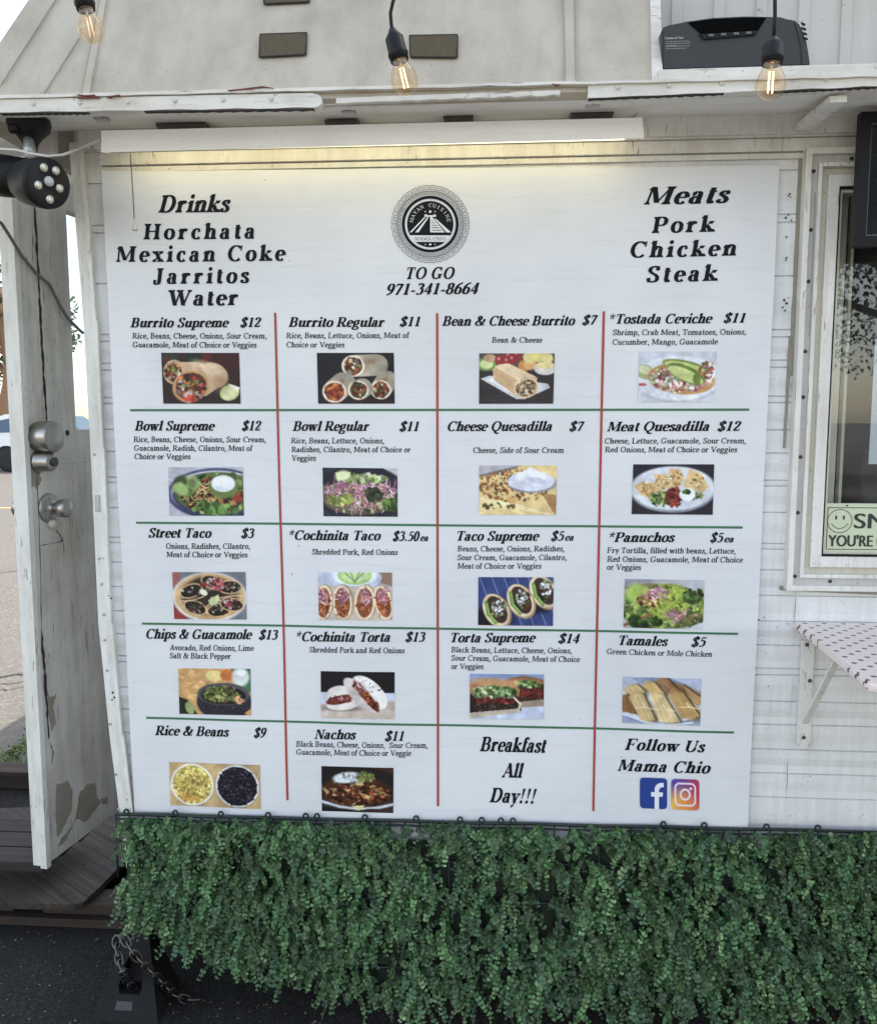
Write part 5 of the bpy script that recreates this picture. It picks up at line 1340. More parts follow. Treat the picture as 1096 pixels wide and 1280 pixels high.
# ------------------------------------------------------------------ hanging bulbs
def bulb_lamp(cord_pts, sock_top, axis, Y, r, lit, label, so=.82, gl_=.82):
    hm = lambda h: h * so if h <= .066 else .066 * so + (h - .066) * gl_
    c0 = P(*sock_top, Y); ax = Vector(axis).normalized()
    root = empty('hanging_bulb', c0, label, 'light bulb', 'bulbs of the string lights')
    Mx = axis_M(c0, ax); k = r / .024
    Z = lambda pr: [(a, hm(h)) for a, h in pr]
    b = MB(); b.lathe(Z([(.003 * k, -.006 * k), (.006 * k, -.004 * k), (.009 * k, .004 * k), (.0165 * k, .016 * k), (.0172 * k, .046 * k), (.0185 * k, .049 * k), (.0185 * k, .054 * k), (.0172 * k, .056 * k), (.0165 * k, .066 * k), (.0145 * k, .066 * k)]), Mx, 24); b.build('socket', M['black'], root)
    b = MB(); b.tube([P(x, y, Y) for x, y in cord_pts] + [c0 + ax * .002], .0032, 8); b.build('cord', M['black'], root)
    gl = [(.013, .064), (.0138, .071), (.0165, .080), (.0205, .090), (.0238, .103), (.0242, .112), (.022, .123), (.0165, .132), (.009, .137), (.0, .1385)]
    b = MB(); b.lathe(Z([(a * k, h * k) for a, h in gl]), Mx, 28, False); gb = b.build('bulb', M['clear'], root)
    b = MB()
    side = ax.cross(Vector((0, 1, 0))).normalized()
    for s_ in (-1, 1):
        b.tube([c0 + ax * hm(.080) + side * .003 * s_ * k, c0 + ax * hm(.122) + side * .0035 * s_ * k], .0012 * k, 6)
    b.build('filament', M['fil'] if lit else M['fil_off'], gb)
    b = MB(); b.lathe(Z([(.0028 * k, .064 * k), (.0022 * k, .080 * k), (.0, .081 * k)]), Mx, 10); b.build('stem', M['cable_w'], gb)
    b = MB(); b.lathe(Z([(.0135 * k, .060 * k), (.0135 * k, .066 * k), (.0, .0662 * k)]), Mx, 20); b.build('screw_base', M['steel'], gb)
bulb_lamp([(497, -14), (491, 2), (488, 16), (489, 30)], (490.5, 38), (.15, -.02, -.60), -.42, .0235, True, 'lit clear bulb in black socket hanging in front of a brown patch')
bulb_lamp([(968.5, -14), (968.5, 20)], (967, 48), (-.03, -.04, -.6), -.50, .0235, True, 'lit clear bulb hanging in front of the black radio', .62, .80)
bulb_lamp([(96, -70), (98, -50)], (99, -26), (.13, -.02, -.6), -.42, .0235, False, 'unlit clear bulb at top left before the canopy seam')

# ------------------------------------------------------------------ brown patches on the canopy
def m_patch():
    m = NT('brown_webbing')
    n1 = m.noise(1.0, 3, .6, m.map((500, 60, 60))); n2 = m.noise(12, 4, .6)
    m.col(m.mix(n1, m.mix(n2, (.100, .080, .048), (.150, .128, .080)), (.055, .040, .024))); m.set(Roughness=.95); m.bump(n1, .6, .002); return m.m
M['patch'] = m_patch()
for quad, lab in (([(325, 42), (383, 40), (382, 67), (324, 70)], 'brown fabric patch stuck on the canopy, on its own left of the middle bulb'),
                  ([(512, 43.5), (571.5, 42.5), (571, 70.5), (513, 70)], 'brown fabric patch on the canopy just behind the middle bulb socket'),
                  ([(329, -26), (386, -28), (386, 1), (330, 3.5)], 'brown fabric patch cut off by the top edge of the photo')):
    b = MB()
    q = [S(*p, .0058) for p in quad]
    cols_ = 10
    for i in range(cols_):
        f0, f1 = i / cols_, (i + 1) / cols_
        w0, w1 = .0011 * math.sin(i * 2.3), .0011 * math.sin((i + 1) * 2.3)
        b.ext([q[0].lerp(q[1], f0) + SD * w0, q[0].lerp(q[1], f1) + SD * w1, q[3].lerp(q[2], f1) - SD * w1, q[3].lerp(q[2], f0) - SD * w0], -SN * .004)
    o_ = b.build('canopy_patch', M['patch']); tag(o_, lab, 'patch', 'brown patches on the canopy')
    b = MB(); e = .0018
    for s0, s1 in ((0, 1), (1, 2), (2, 3), (3, 0)):
        b.tube([q[s0] - SN * .001, q[s0].lerp(q[s1], .5) - SN * .001, q[s1] - SN * .001], e, 6)
    b.build('worn_edge', M['crack'], o_)

# ------------------------------------------------------------------ black box radio on the rail
YR = -.245
radio = empty('portable_radio', P(920, 88, YR), 'black plastic portable radio with a handle recess standing on the canopy rail', 'radio')
outl = [(828, 87.2), (827, 35), (832, 31), (858, 26.5), (890, 22), (930, 20), (975, 21), (993, 24), (1001, 30), (1008, 52), (1012, 78), (1012, 81.8)]
b = MB(); fr = [P(x, y, YR) for x, y in outl]; b.ext(fr, (0, .13, 0))
bmesh.ops.bevel(b.bm, geom=[e for e in b.bm.edges], offset=.003, segments=2, affect='EDGES')
M['radio'] = plain('charcoal_plastic', (.030, .030, .031), .5, 0, .12, 90)
b.build('case', M['radio'], radio)
b = MB(); b.ext([P(x, y, YR - .002) for x, y in ((860, 27.5), (890, 23.2), (930, 21.2), (958, 21), (948, 37), (912, 39), (876, 41.5))], (0, .004, 0)); b.build('handle_recess', plain('deep_black', (.003, .003, .003), .9, 0, .1, spec=.05), radio)
b = MB(); b.ext([P(x, y, YR - .004) for x, y in ((874, 42.2), (948, 37.4), (944, 43), (880, 48.5))], (0, .004, 0)); b.build('button_strip', M['black'], radio)
for px, py in ((888.5, 43.8), (904, 42.8), (920, 41.8), (935.5, 40.8)):
    b = MB(); c = P(px, py, YR - .0042); b.box(c.x - .005, c.x + .005, c.y - .002, c.y, c.z - .0022, c.z + .0022, .0008); b.build('button', M['cable_g'], radio)
b = MB()
for k in range(4): b.ext([P(x, y, YR - .002) for x, y in ((1001 + k * .8, 27 + k * 6), (1006 + k, 28.5 + k * 6), (1007 + k, 31 + k * 6), (1003 + k, 30.5 + k * 6))], (0, .003, 0))
b.ext([P(x, y, YR - .001) for x, y in ((992, 25), (993, 25), (1001, 55), (1003, 82), (1002, 82), (1000, 55))], (0, .002, 0))
b.pieces('vent_slit', plain('vent_black', (.003, .003, .003), .6), radio)
M['greyprint'] = plain('pale_print', (.55, .55, .55), .6, bump=0)
b = MB()
for row, (x0, x1, y) in enumerate(((831, 854, 48.5), (832, 861, 51.8), (832, 864, 54.4), (832, 846, 57.0), (832, 862, 57.8), (832, 858, 60.6))):
    if row == 0:
        polys, xa, xb, _ = layout("Caution & Care", 15, 6, 0)
        A_, B_ = P(x0, y, YR - .0006), P(x1, y - .8, YR - .0006); ux = (B_ - A_) / (xb - xa); uz = Vector((0, 0, (P(840, y - 2.6, YR).z - P(840, y, YR).z) / 66))
        for qq in polys: b.bm.faces.new([b.bm.verts.new(A_ + ux * (a - xa) + uz * c) for a, c in qq])
    else:
        x = x0
        while x < x1:
            l = random.uniform(1.2, 3.4); a, c = P(x, y - (x - x0) * .03, YR - .0006), P(min(x + l, x1), y - (x - x0) * .03 - .1, YR - .0006); h = .0006
            b.quad(a, c, c + Vector((0, 0, h)), a + Vector((0, 0, h))); x += l + .7
b.build('caution_lettering', M['greyprint'], radio)

# ------------------------------------------------------------------ security light
sl = empty('security_light', P(35, 160, -.20), 'black security spotlight with five round lamps under the canopy corner', 'security light')
YS = -.20
b = MB()
mt = P(36, 149, YS + .02)
b.lathe([(.042, .0), (.044, -.010), (.040, -.022), (.026, -.036), (.016, -.050), (.014, -.062), (.012, -.064)], Matrix.Translation(mt), 28)
kn = P(13, 160, YS - .01); b.lathe([(.010, 0), (.012, .008), (.011, .020), (.0, .022)], axis_M(kn + Vector((.02, 0, 0)), (-1, 0, 0)), 14)
b.build('mount', M['black'], sl)
b = MB(); nk = P(37, 190, YS + .01)
b.lathe([(.012, .028), (.011, .014), (.013, .010), (.013, -.002), (.010, -.008), (.012, -.020)], Matrix.Translation(nk), 18); b.build('swivel', M['galv'], sl)
hc = P(60, 229, YS - .05); hn = Vector((1.75, -1.0, -.35)).normalized()
Mh = axis_M(hc, hn)
b = MB(); b.lathe([(.016, -.100), (.034, -.092), (.044, -.070), (.048, -.035), (.050, -.012), (.049, .0), (.045, .002), (.0, .001)], Mh, 36)
bk = hc - hn * .07
b.build('lamp_head', M['black'], sl)
b = MB()
e0, e1 = P(36, 223, YS - .0), P(-60, 212, YS + .05)
b.tube([e0, e0.lerp(e1, .3), e0.lerp(e1, .5), e1], [.040, .043, .044, .044], 20); b.build('arm', M['black'], sl)
rx_ = hn.cross(Vector((0, 0, 1))).normalized(); uy_ = rx_.cross(hn)
M['led'] = plain('led_lens', (.62, .60, .52), .25, .5, .1)
M['sensor'] = plain('sensor_dome', (.5, .5, .5), .4)
for k, (u, v) in enumerate(((-.014, .028), (.012, .028), (-.024, -.004), (.022, -.008), (-.004, -.030))):
    b = MB(); b.lathe([(.0085, 0), (.0085, .003), (.0045, .0052), (.0, .0058)], axis_M(hc + rx_ * u + uy_ * v + hn * .001, hn), 16); b.build('led_lamp', M['led'], sl)
b = MB(); b.lathe([(.0105, 0), (.0100, .004), (.006, .008), (.0, .0095)], axis_M(hc + rx_ * .0 + uy_ * .004 + hn * .001, hn), 18); b.build('sensor', M['sensor'], sl)
b = MB(); b.tube([P(x, y, YS - .04) for x, y in ((-20, 184), (0, 186), (20, 187), (40, 192), (60, 195), (78, 193.5))] + [P(x, y, -.12) for x, y in ((98, 186), (112, 180), (126, 174))], .0028, 8)
tag(b.build('lamp_wire', M['cable_w']), 'thin white wire looping from the security light to the strip light', 'wire')
b = MB(); pts_ = [(-14, 268), (2, 279), (14, 298), (26, 318), (44, 340), (62, 356), (74, 380), (85, 398), (100, 413), (104, 416)]
b.tube([DP(x, y, .012) for x, y in pts_], .0042, 8)
tag(b.build('grey_cable', M['cable_g']), 'dark grey cable hanging diagonally across the open door', 'cable')

# ------------------------------------------------------------------ right side: screen, sign, poster, shelf
scr = empty('menu_screen', P(1085, 220, -.10), 'black framed screen hanging at the right edge over the window', 'screen')
YM = -.10
b = MB(); p0, p1 = P(1079, 139, YM), P(1073, 308, YM)
x0, zt_, zb_ = p0.x - .004, p0.z, p1.z
b.ring(x0, x0 + .62, zb_, zt_, .022, YM, YM + .0205); b.box(x0 + .01, x0 + .61, YM + .0207, YM + .034, zb_ + .01, zt_ - .01); b.build('bezel', M['black'], scr)
b = MB(); b.box(x0 + .0225, x0 + .5975, YM + .012, YM + .0195, zb_ + .0225, zt_ - .0225); b.build('display', plain('dark_display', (.012, .013, .018), .12, 0, .05, bump=0), scr)
b = MB(); b.ring(x0 + .022, x0 + .598, zb_ + .022, zt_ - .022, .003, YM + .004, YM + .0115); b.build('inner_edge', M['zinc'], scr)

s0 = P(1030, 629, -.004)
sw, sh = .300, P(1026, 629, -.004).z - P(1026, 691, -.004).z
sg = empty('smile_sign', (s0.x, -.004, s0.z - sh), 'pale green camera warning sign with a smiling face in the window corner', 'sign')
sx, sz = s0.x, s0.z - sh
M['sign'] = plain('sign_card', (.56, .62, .44), .5, 0, .06, 20)
b = MB(); b.box(sx, sx + sw, -.005, -.0015, sz, sz + sh, .0008); b.build('card', M['sign'], sg)
b = MB(); b.ring(sx + .008, sx + sw - .008, sz + .008, sz + sh - .009, .0016, -.0056, -.0052)
fcx, fcz, fr_ = sx + .036, sz + sh * .645, .0275
def ringarc(mb, cx, cz, r, wd, a0, a1, n=40, y=-.0057, kx=1.0):
    for i in range(n):
        a, c = R(a0 + (a1 - a0) * i / n), R(a0 + (a1 - a0) * (i + 1) / n)
        mb.quad((cx + kx * r * math.cos(a), y, cz + r * math.sin(a)), (cx + kx * r * math.cos(c), y, cz + r * math.sin(c)), (cx + kx * (r - wd) * math.cos(c), y, cz + (r - wd) * math.sin(c)), (cx + kx * (r - wd) * math.cos(a), y, cz + (r - wd) * math.sin(a)))
ringarc(b, fcx, fcz, fr_, .0014, 0, 360); ringarc(b, fcx, fcz + .003, .0205, .0014, 205, 335)
for s_ in (-1, 1): b.bm.faces.new([b.bm.verts.new((fcx + s_ * .0085 + .0022 * math.cos(R(30 * k)), -.0057, fcz + .008 + .0052 * math.sin(R(30 * k)))) for k in range(12)])
M['sign_ink'] = plain('sign_ink', (.03, .032, .026), .6, bump=0)
b.build('smiling_face', M['sign_ink'], sg)
def sans(s, x, z, h, w, y, parent, name, mat):
    cu = bpy.data.curves.new('t', 'FONT'); cu.body = s; cu.size = 1.0
    to = bpy.data.objects.new('t', cu); COL.objects.link(to)
    dg = bpy.context.evaluated_depsgraph_get(); me = bpy.data.meshes.new_from_object(to.evaluated_get(dg))
    bpy.data.objects.remove(to); co = np.array([v.co for v in me.vertices]); mn, mx = co.min(0), co.max(0)
    for v in me.vertices: v.co = (x + (v.co.x - mn[0]) / (mx[0] - mn[0]) * w, y, z + (v.co.y - mn[1]) / (mx[1] - mn[1]) * h)
    me.materials.clear(); me.name = name
    bm = bmesh.new(); bm.from_mesh(me); base = bm.faces[:]
    for k, dx in enumerate((-.0011, -.0005, .0005, .0011)):      # heavier strokes
        r_ = bmesh.ops.duplicate(bm, geom=base)
        for v in r_['geom']:
            if isinstance(v, bmesh.types.BMVert): v.co += Vector((dx, -.00006 * (k + 1), 0))
    bm.to_mesh(me); bm.free()
    return link(name, me, mat, parent)
sans("SMILE", sx + .068, sz + sh * .50, sh * .30, .150, -.0058, sg, 'lettering', M['sign_ink'])
sans("YOU'RE ON CAMERA", sx + .013, sz + sh * .135, sh * .235, .272, -.0058, sg, 'lettering', M['sign_ink'])
b = MB()
for x in (.050, .2): b.lathe([(.0022, 0), (.002, .0012)], axis_M((sx + x, -.005, sz + sh - .005), (0, -1, 0)), 10)
b.pieces('pin', M['screw'], sg)

pp_ = P(1085, 580, .02)
b = MB(); b.box(pp_.x, pp_.x + .21, .018, .0195, pp_.z, pp_.z + .28); pst = tag(b.build('window_poster', plain('poster_paper', (.62, .66, .72), .6, 0, .05, bump=0)), 'pale paper notice behind the window glass at the right edge', 'poster')
b = MB(); b.box(pp_.x + .018, pp_.x + .19, .0165, .0178, pp_.z + .075, pp_.z + .26); b.build('picture_block', plain('poster_dark', (.06, .06, .08), .6, bump=0), pst)
b = MB()
for k in range(4): b.box(pp_.x + .02, pp_.x + .18 - .02 * (k % 2), .0165, .0178, pp_.z + .02 + k * .011, pp_.z + .024 + k * .011)
b.pieces('text_bar', plain('poster_grey', (.3, .31, .35), .6, bump=0), pst)

# dotted shelf
shelf = empty('counter_shelf', P(1000, 780, -.0), 'fold down shelf covered in white cloth with black dots', 'shelf')
zsf = P(990, 777, -.006).z
pA, pB, pC, pD = PZ(990, 777, zsf), PZ(1030, 806, zsf), PZ(1083, 853, zsf), PZ(1098, 856, zsf)
pA.y = -.006
outl = [pA, pB, pC, pD, Vector((1.95, pD.y - .01, zsf)), Vector((1.95, -.006, zsf))]
top = [Vector((p.x, p.y, zsf)) for p in outl]
b = MB(); b.ext(top, (0, 0, -.016)); bmesh.ops.bevel(b.bm, geom=[e for e in b.bm.edges], offset=.005, segments=3, affect='EDGES')
def m_dots():
    m = NT('dotted_oilcloth')
    vo = m.n('ShaderNodeTexVoronoi', Scale=1.0); vo.inputs['Randomness'].default_value = 0.0
    rot = m.n('ShaderNodeVectorRotate'); rot.inputs['Axis'].default_value = (0, 0, 1); rot.inputs['Angle'].default_value = R(45); m.l(m.co, rot.inputs['Vector'])
    mp = m.n('ShaderNodeMapping'); mp.inputs['Scale'].default_value = (33, 33, 33); m.l(rot.outputs[0], mp.inputs['Vector']); vo.voronoi_dimensions = '2D'; m.l(mp.outputs[0], vo.inputs['Vector'])
    d = m.ramp(vo.outputs['Distance'], [(.165, (.022, .02, .024)), (.195, (.80, .70, .67))]); m.col(d); m.set(Roughness=.35); return m.m
b.build('cloth_top', m_dots(), shelf)
b = MB()
w0 = [P(x, y, -.014) for x, y in ((1003, 801), (1018.5, 801), (1015, 872), (1013, 925), (1011, 933), (1006, 936), (999, 935), (996, 931), (998, 880))]
b.ext(w0, (0, .007, 0))
q0, q1 = P(1005, 905, -.016), Vector((P(1042, 830, -.16).x, -.19, zsf - .024))
t0 = q0 + Vector((0, 0, 0)); dirv = (q1 - t0).normalized(); sd = Vector((.010, 0, 0))
b.ext([t0 - sd * .5, t0 + sd * .9, q1 + sd * .9, q1 - sd * .5], dirv.cross(Vector((1, 0, 0))) * .005)
b.build('bracket', M['trim'], shelf)
b = MB()
for px, py in ((1008.5, 806), (1012, 851), (1004.5, 922)): b.lathe([(.0048, 0), (.004, .002), (.0015, .003)], axis_M(P(px, py, -.0142), (0, -1, 0)), 12)
b.pieces('bolt', M['zinc'], shelf)

# ------------------------------------------------------------------ artificial hedge
hedge = empty('artificial_hedge', (0, -.05, .02), 'hanging green artificial foliage hedge on a dark lattice below the banner', 'hedge')
HX0, HX1 = -.935, 1.45
def ztop(x):
    a, c = P(158, 1019, -.03), P(1096, 1041, -.03); return a.z + (c.z - a.z) * (x - a.x) / (c.x - a.x)
def zlow(x):
    for (x0, z0), (x1, z1) in zip(ZL, ZL[1:]):
        if x <= x1: return z0 + (z1 - z0) * max(0, (x - x0) / (x1 - x0))
    return ZL[-1][1]
ZL = [(P(x, y, -.10).x, max(P(x, y, -.10).z, -.0)) for x, y in ((128, 1140), (150, 1172), (215, 1195), (290, 1240), (370, 1262), (430, 1296), (1096, 1312))]
M['lattice'] = plain('dark_green_plastic', (.012, .022, .020), .5)
b = MB()
nseg = 30
for (dz, r_) in ((0, .0042), (-.012, .0028), (-.10, .003), (-.2, .003), (-.3, .003), (-.38, .003)):
    q = [HX0 + (HX1 - HX0) * k / nseg for k in range(nseg + 1)]
    q = [x for x in q if ztop(x) + dz > zlow(x) + .07]
    if len(q) > 2: b.tube([Vector((x, -.028, ztop(x) + dz + .001 * math.sin(x * 20))) for x in q], r_, 6)
nb = int((HX1 - HX0) / .036)
for k in range(nb + 1):
    x = HX0 + k * .036; b.tube([(x, -.027, ztop(x)), (x, -.027, zlow(x) + .06)], .0024, 6)
ev = [158, 219, 276, 335, 382, 396, 456, 520, 575, 602, 626, 641, 829, 880, 958, 1022]
for px in ev:
    c = P(px, 1017 + (px - 158) * 22 / 938 - 2, -.03)
    b.tube([c + Vector((.0058 * math.cos(R(30 * k)), 0, .0058 * math.sin(R(30 * k)))) for k in range(12)], .0026, 6, True)
b.build('lattice', M['lattice'], hedge)
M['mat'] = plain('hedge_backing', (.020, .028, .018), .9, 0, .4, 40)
b = MB()
xs = [HX0 + .02 + (HX1 - HX0 - .02) * k / 40 for k in range(41)]
for xa, xb_ in zip(xs, xs[1:]):
    b.quad((xa, -.020, zlow(xa) + .06), (xb_, -.020, zlow(xb_) + .06), (xb_, -.020, ztop(xb_) - .05), (xa, -.020, ztop(xa) - .05))
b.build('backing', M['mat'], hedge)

def make_foliage():
    V_, F_, C_ = [], [], []
    SV, SF, SC = [], [], []
    # leaf template: 6 points, folded along the midrib
    tmpl = np.array([(0, .02, 0), (.50, .36, .09), (.44, .80, .07), (0, 1.0, .0), (-.44, .80, .07), (-.50, .36, .09), (0, .5, 0)])
    tf = [(0, 1, 6), (1, 2, 6), (2, 3, 6), (3, 4, 6), (4, 5, 6), (5, 0, 6)]
    nv = 0
    area = []
    n_spray = 4300
    k = 0
    while k < n_spray:
        x = rng.uniform(HX0 + .035, HX1); z = None
        zt2, zl = ztop(x) - .01, zlow(x)
        z = rng.uniform(zl + .05, zt2)
        if rng.random() < .10: z = zt2 - rng.uniform(0, .03)
        if rng.random() < .16 and z > zl + .25: continue
        clump = math.sin(x * 23 + 5 * math.sin(z * 11)) * math.sin(z * 19 + x * 7)   # tufts stand out, hollows recede
        if clump < -.3 and rng.random() < .7: continue
        pocket = math.sin(x * 43 + 2.5 * math.sin(z * 27)) * math.sin(z * 37 + 2 * math.sin(x * 29) + x * 9)
        if pocket < -.24 and z < zt2 - .03 and rng.random() < .93: continue
        k += 1
        ln = rng.uniform(.055, .125) if pocket > 0 else rng.uniform(.04, .09)
        ln = min(ln, max(.07, (z - zl) + .07 + .04 * rng.random()))
        out = rng.uniform(.04, .10) + .035 * clump + .055 * pocket + .05 * (1 - z / .52)
        sid = rng.normal(0, 1.15)
        if x < HX0 + .10: sid = abs(sid) * .8 - .35
        n = max(5, int(ln / .0098))
        up0 = rng.uniform(-.2, .45) if z < zt2 - .04 else rng.uniform(-.2, .9)
        pts = []
        p = np.array((x, -.028, z)); v = np.array((sid * .5, -1.0, up0)); v /= np.linalg.norm(v)
        for i in range(n):
            pts.append(p.copy()); st = ln / n
            p = p + v * st * (1.0 if p[1] > -out else .75)
            v = v + np.array((rng.normal(0, .20), rng.normal(0, .10), -.19 * (8.0 / n)))
            if p[1] < -out: v[1] *= .72
            v /= np.linalg.norm(v)
            if p[2] < .012: v[2] = max(v[2], 0)
        hue = rng.random()
        base = np.array((.046, .115, .040)) * (1 - hue) + np.array((.088, .180, .066)) * hue
        if rng.random() < .33: base = np.array((.055, .118, .062))
        if rng.random() < .10: base = np.array((.135, .225, .095))
        base = base * rng.uniform(.34, 1.3)
        big = rng.uniform(.0078, .0118)
        thin = rng.random() < .10
        for i in range(1, n):
            t_ = pts[i] - pts[i - 1]; t_ /= np.linalg.norm(t_) + 1e-9
            a = np.cross(t_, (0.3, -1, .2)); a /= np.linalg.norm(a) + 1e-9; c = np.cross(a, t_)
            f = i / n; L = big * (1.0 - .55 * f ** 3) * rng.uniform(.8, 1.2)
            phi0 = rng.normal(0, .7)
            for s_ in (0, math.pi):
                ph = phi0 + s_ + rng.normal(0, .35)
                d = a * math.cos(ph) + c * math.sin(ph)
                yv = d * 1.0 + t_ * .45 + np.array((0, -.1, -.1)); yv /= np.linalg.norm(yv)
                nn_ = np.array((0, -1.0, .65)) + rng.normal(0, .38, 3); xv = np.cross(yv, nn_); xv /= np.linalg.norm(xv) + 1e-9
                zv = np.cross(xv, yv)
                wd = (.7 if thin else 1.08)
                q = pts[i] + (tmpl[:, :1] * xv * wd + tmpl[:, 1:2] * yv + tmpl[:, 2:] * zv) * L
                V_.append(q); F_.extend([tuple(nv + j for j in fc) for fc in tf]); nv += 7
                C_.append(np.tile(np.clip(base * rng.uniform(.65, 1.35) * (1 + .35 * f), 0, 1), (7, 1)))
        # stem ribbon
        o = len(SV)
        for i in range(0, n, 2):
            w_ = .0009; SV.append(pts[i] + (w_, 0, 0)); SV.append(pts[i] - (w_, 0, 0)); SC += [(.075, .085, .035)] * 2
        m_ = (len(SV) - o) // 2
        for i in range(m_ - 1): SF.append((o + 2 * i, o + 2 * i + 1, o + 2 * i + 3, o + 2 * i + 2))
    V_ = np.concatenate(V_); C_ = np.concatenate(C_)
    return V_, F_, C_, SV, SF, SC
V_, F_, C_, SV, SF, SC = make_foliage()
def m_leaf():
    m = NT('plastic_leaf')
    a = m.n('ShaderNodeVertexColor'); a.layer_name = 'col'
    m.l(a.outputs['Color'], m.b.inputs['Base Color']); m.set(Roughness=.48); m.b.inputs['Specular IOR Level'].default_value = .45
    return m.m
M['leaf'] = m_leaf()
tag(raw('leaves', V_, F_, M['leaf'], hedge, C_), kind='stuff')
tag(raw('stems', SV, SF, M['leaf'], hedge, np.array(SC)), kind='stuff')

# ------------------------------------------------------------------ rubber anchor block and chain
YA = -.16
bl = empty('anchor_block', PZ(155, 1262, 0), 'black rubber anchor block with a hole standing on the asphalt under the hedge', 'anchor block')
b = MB()
f0, f1 = PZ(112, 1279, 0.0), PZ(200, 1279, 0.0)
yf = f0.y; cx_ = (f0.x + f1.x) / 2; hwid = (f1.x - f0.x) / 2
Hh = .185; ytop = yf + .12
def fp(u, z, inn=0.0):   # front face point; narrows with height
    t = z / Hh; return Vector((cx_ + u * hwid * (1 - .66 * t) + .004 * t, yf + t * .09 + inn, z))
hole = [(-.34, .060), (.42, .060), (.50, .075), (.46, .125), (.30, .140), (-.22, .140), (-.40, .125), (-.44, .075)]
ring_o = [(-1, 0), (1, 0), (1, .1), (1, Hh), (0, Hh), (-1, Hh), (-1, .1), (-1, .04)]
bm = b.bm
vo_ = [bm.verts.new(fp(u, z)) for u, z in ring_o]; vi = [bm.verts.new(fp(u, z)) for u, z in hole]; vb = [bm.verts.new(fp(u, z, .05)) for u, z in hole]
for k in range(8):
    j = (k + 1) % 8
    bm.faces.new((vo_[k], vo_[j], vi[j], vi[k])); bm.faces.new((vi[k], vi[j], vb[j], vb[k]))
bm.faces.new(vb)
back = [bm.verts.new(Vector((cx_ + (p.co.x - cx_) * .9, yf + .17 - .05 * p.co.z / Hh, p.co.z))) for p in vo_]
for k in range(8):
    j = (k + 1) % 8; bm.faces.new((vo_[j], vo_[k], back[k], back[j]))
bm.faces.new(list(reversed(back)))
b.build('body', M['rubber'], bl)
b = MB()
lp_ = [fp(-.36, .028, -.0015), fp(.20, .028, -.0015), fp(.20, .046, -.0015), fp(-.36, .046, -.0015)]
b.ext(lp_, (0, .003, 0)); b.build('worn_label', plain('worn_grey', (.045, .047, .052), .6, 0, .6, 120), bl)

def chain(mb, pts, R_=.0135, r_=.0033):
    pts = [Vector(p) for p in pts]; seg_ = []
    L = [0]
    for a, c in zip(pts, pts[1:]): L.append(L[-1] + (c - a).length)
    def at(s):
        for k in range(len(pts) - 1):
            if s <= L[k + 1] or k == len(pts) - 2: return pts[k].lerp(pts[k + 1], (s - L[k]) / (L[k + 1] - L[k])), (pts[k + 1] - pts[k]).normalized()
    s = 0; i = 0
    while s < L[-1]:
        c, t = at(s); u = t.cross(Vector((0, 1, .2))).normalized(); v = t.cross(u)
        w = u * math.cos(R(45)) + v * math.sin(R(45)) if i % 2 else u * math.cos(R(45)) - v * math.sin(R(45))
        loop = []
        for k in range(20):
            a = 2 * math.pi * k / 20
            loop.append(c + t * (R_ * 1.35 * math.cos(a)) + w * (R_ * .72 * math.sin(a)))
        mb.tube(loop, r_, 8, True); s += R_ * 1.75; i += 1
b = MB()
top_ = P(152, 1175, -.08)
chain(b, [P(146, 1178, -.06), P(148, 1195, -.09), P(154, 1215, -.125), P(160, 1228, yf + .03), P(168, 1236, yf + .045)])
tag(b.build('short_chain', M['zinc']), 'short steel chain hanging into the hole of the rubber block', 'chain')
b = MB()
q_ = PZ(228, 1262, .012)
chain(b, [P(157, 1176, -.09), P(165, 1190, -.10), P(178, 1205, -.09), P(194, 1219, -.07), P(207, 1233, -.04), P(218, 1244, .0), P(232, 1250, .015), P(250, 1250, .02)])
tag(b.build('long_chain', M['zinc']), 'long steel chain trailing from the hedge down beside the rubber block', 'chain')

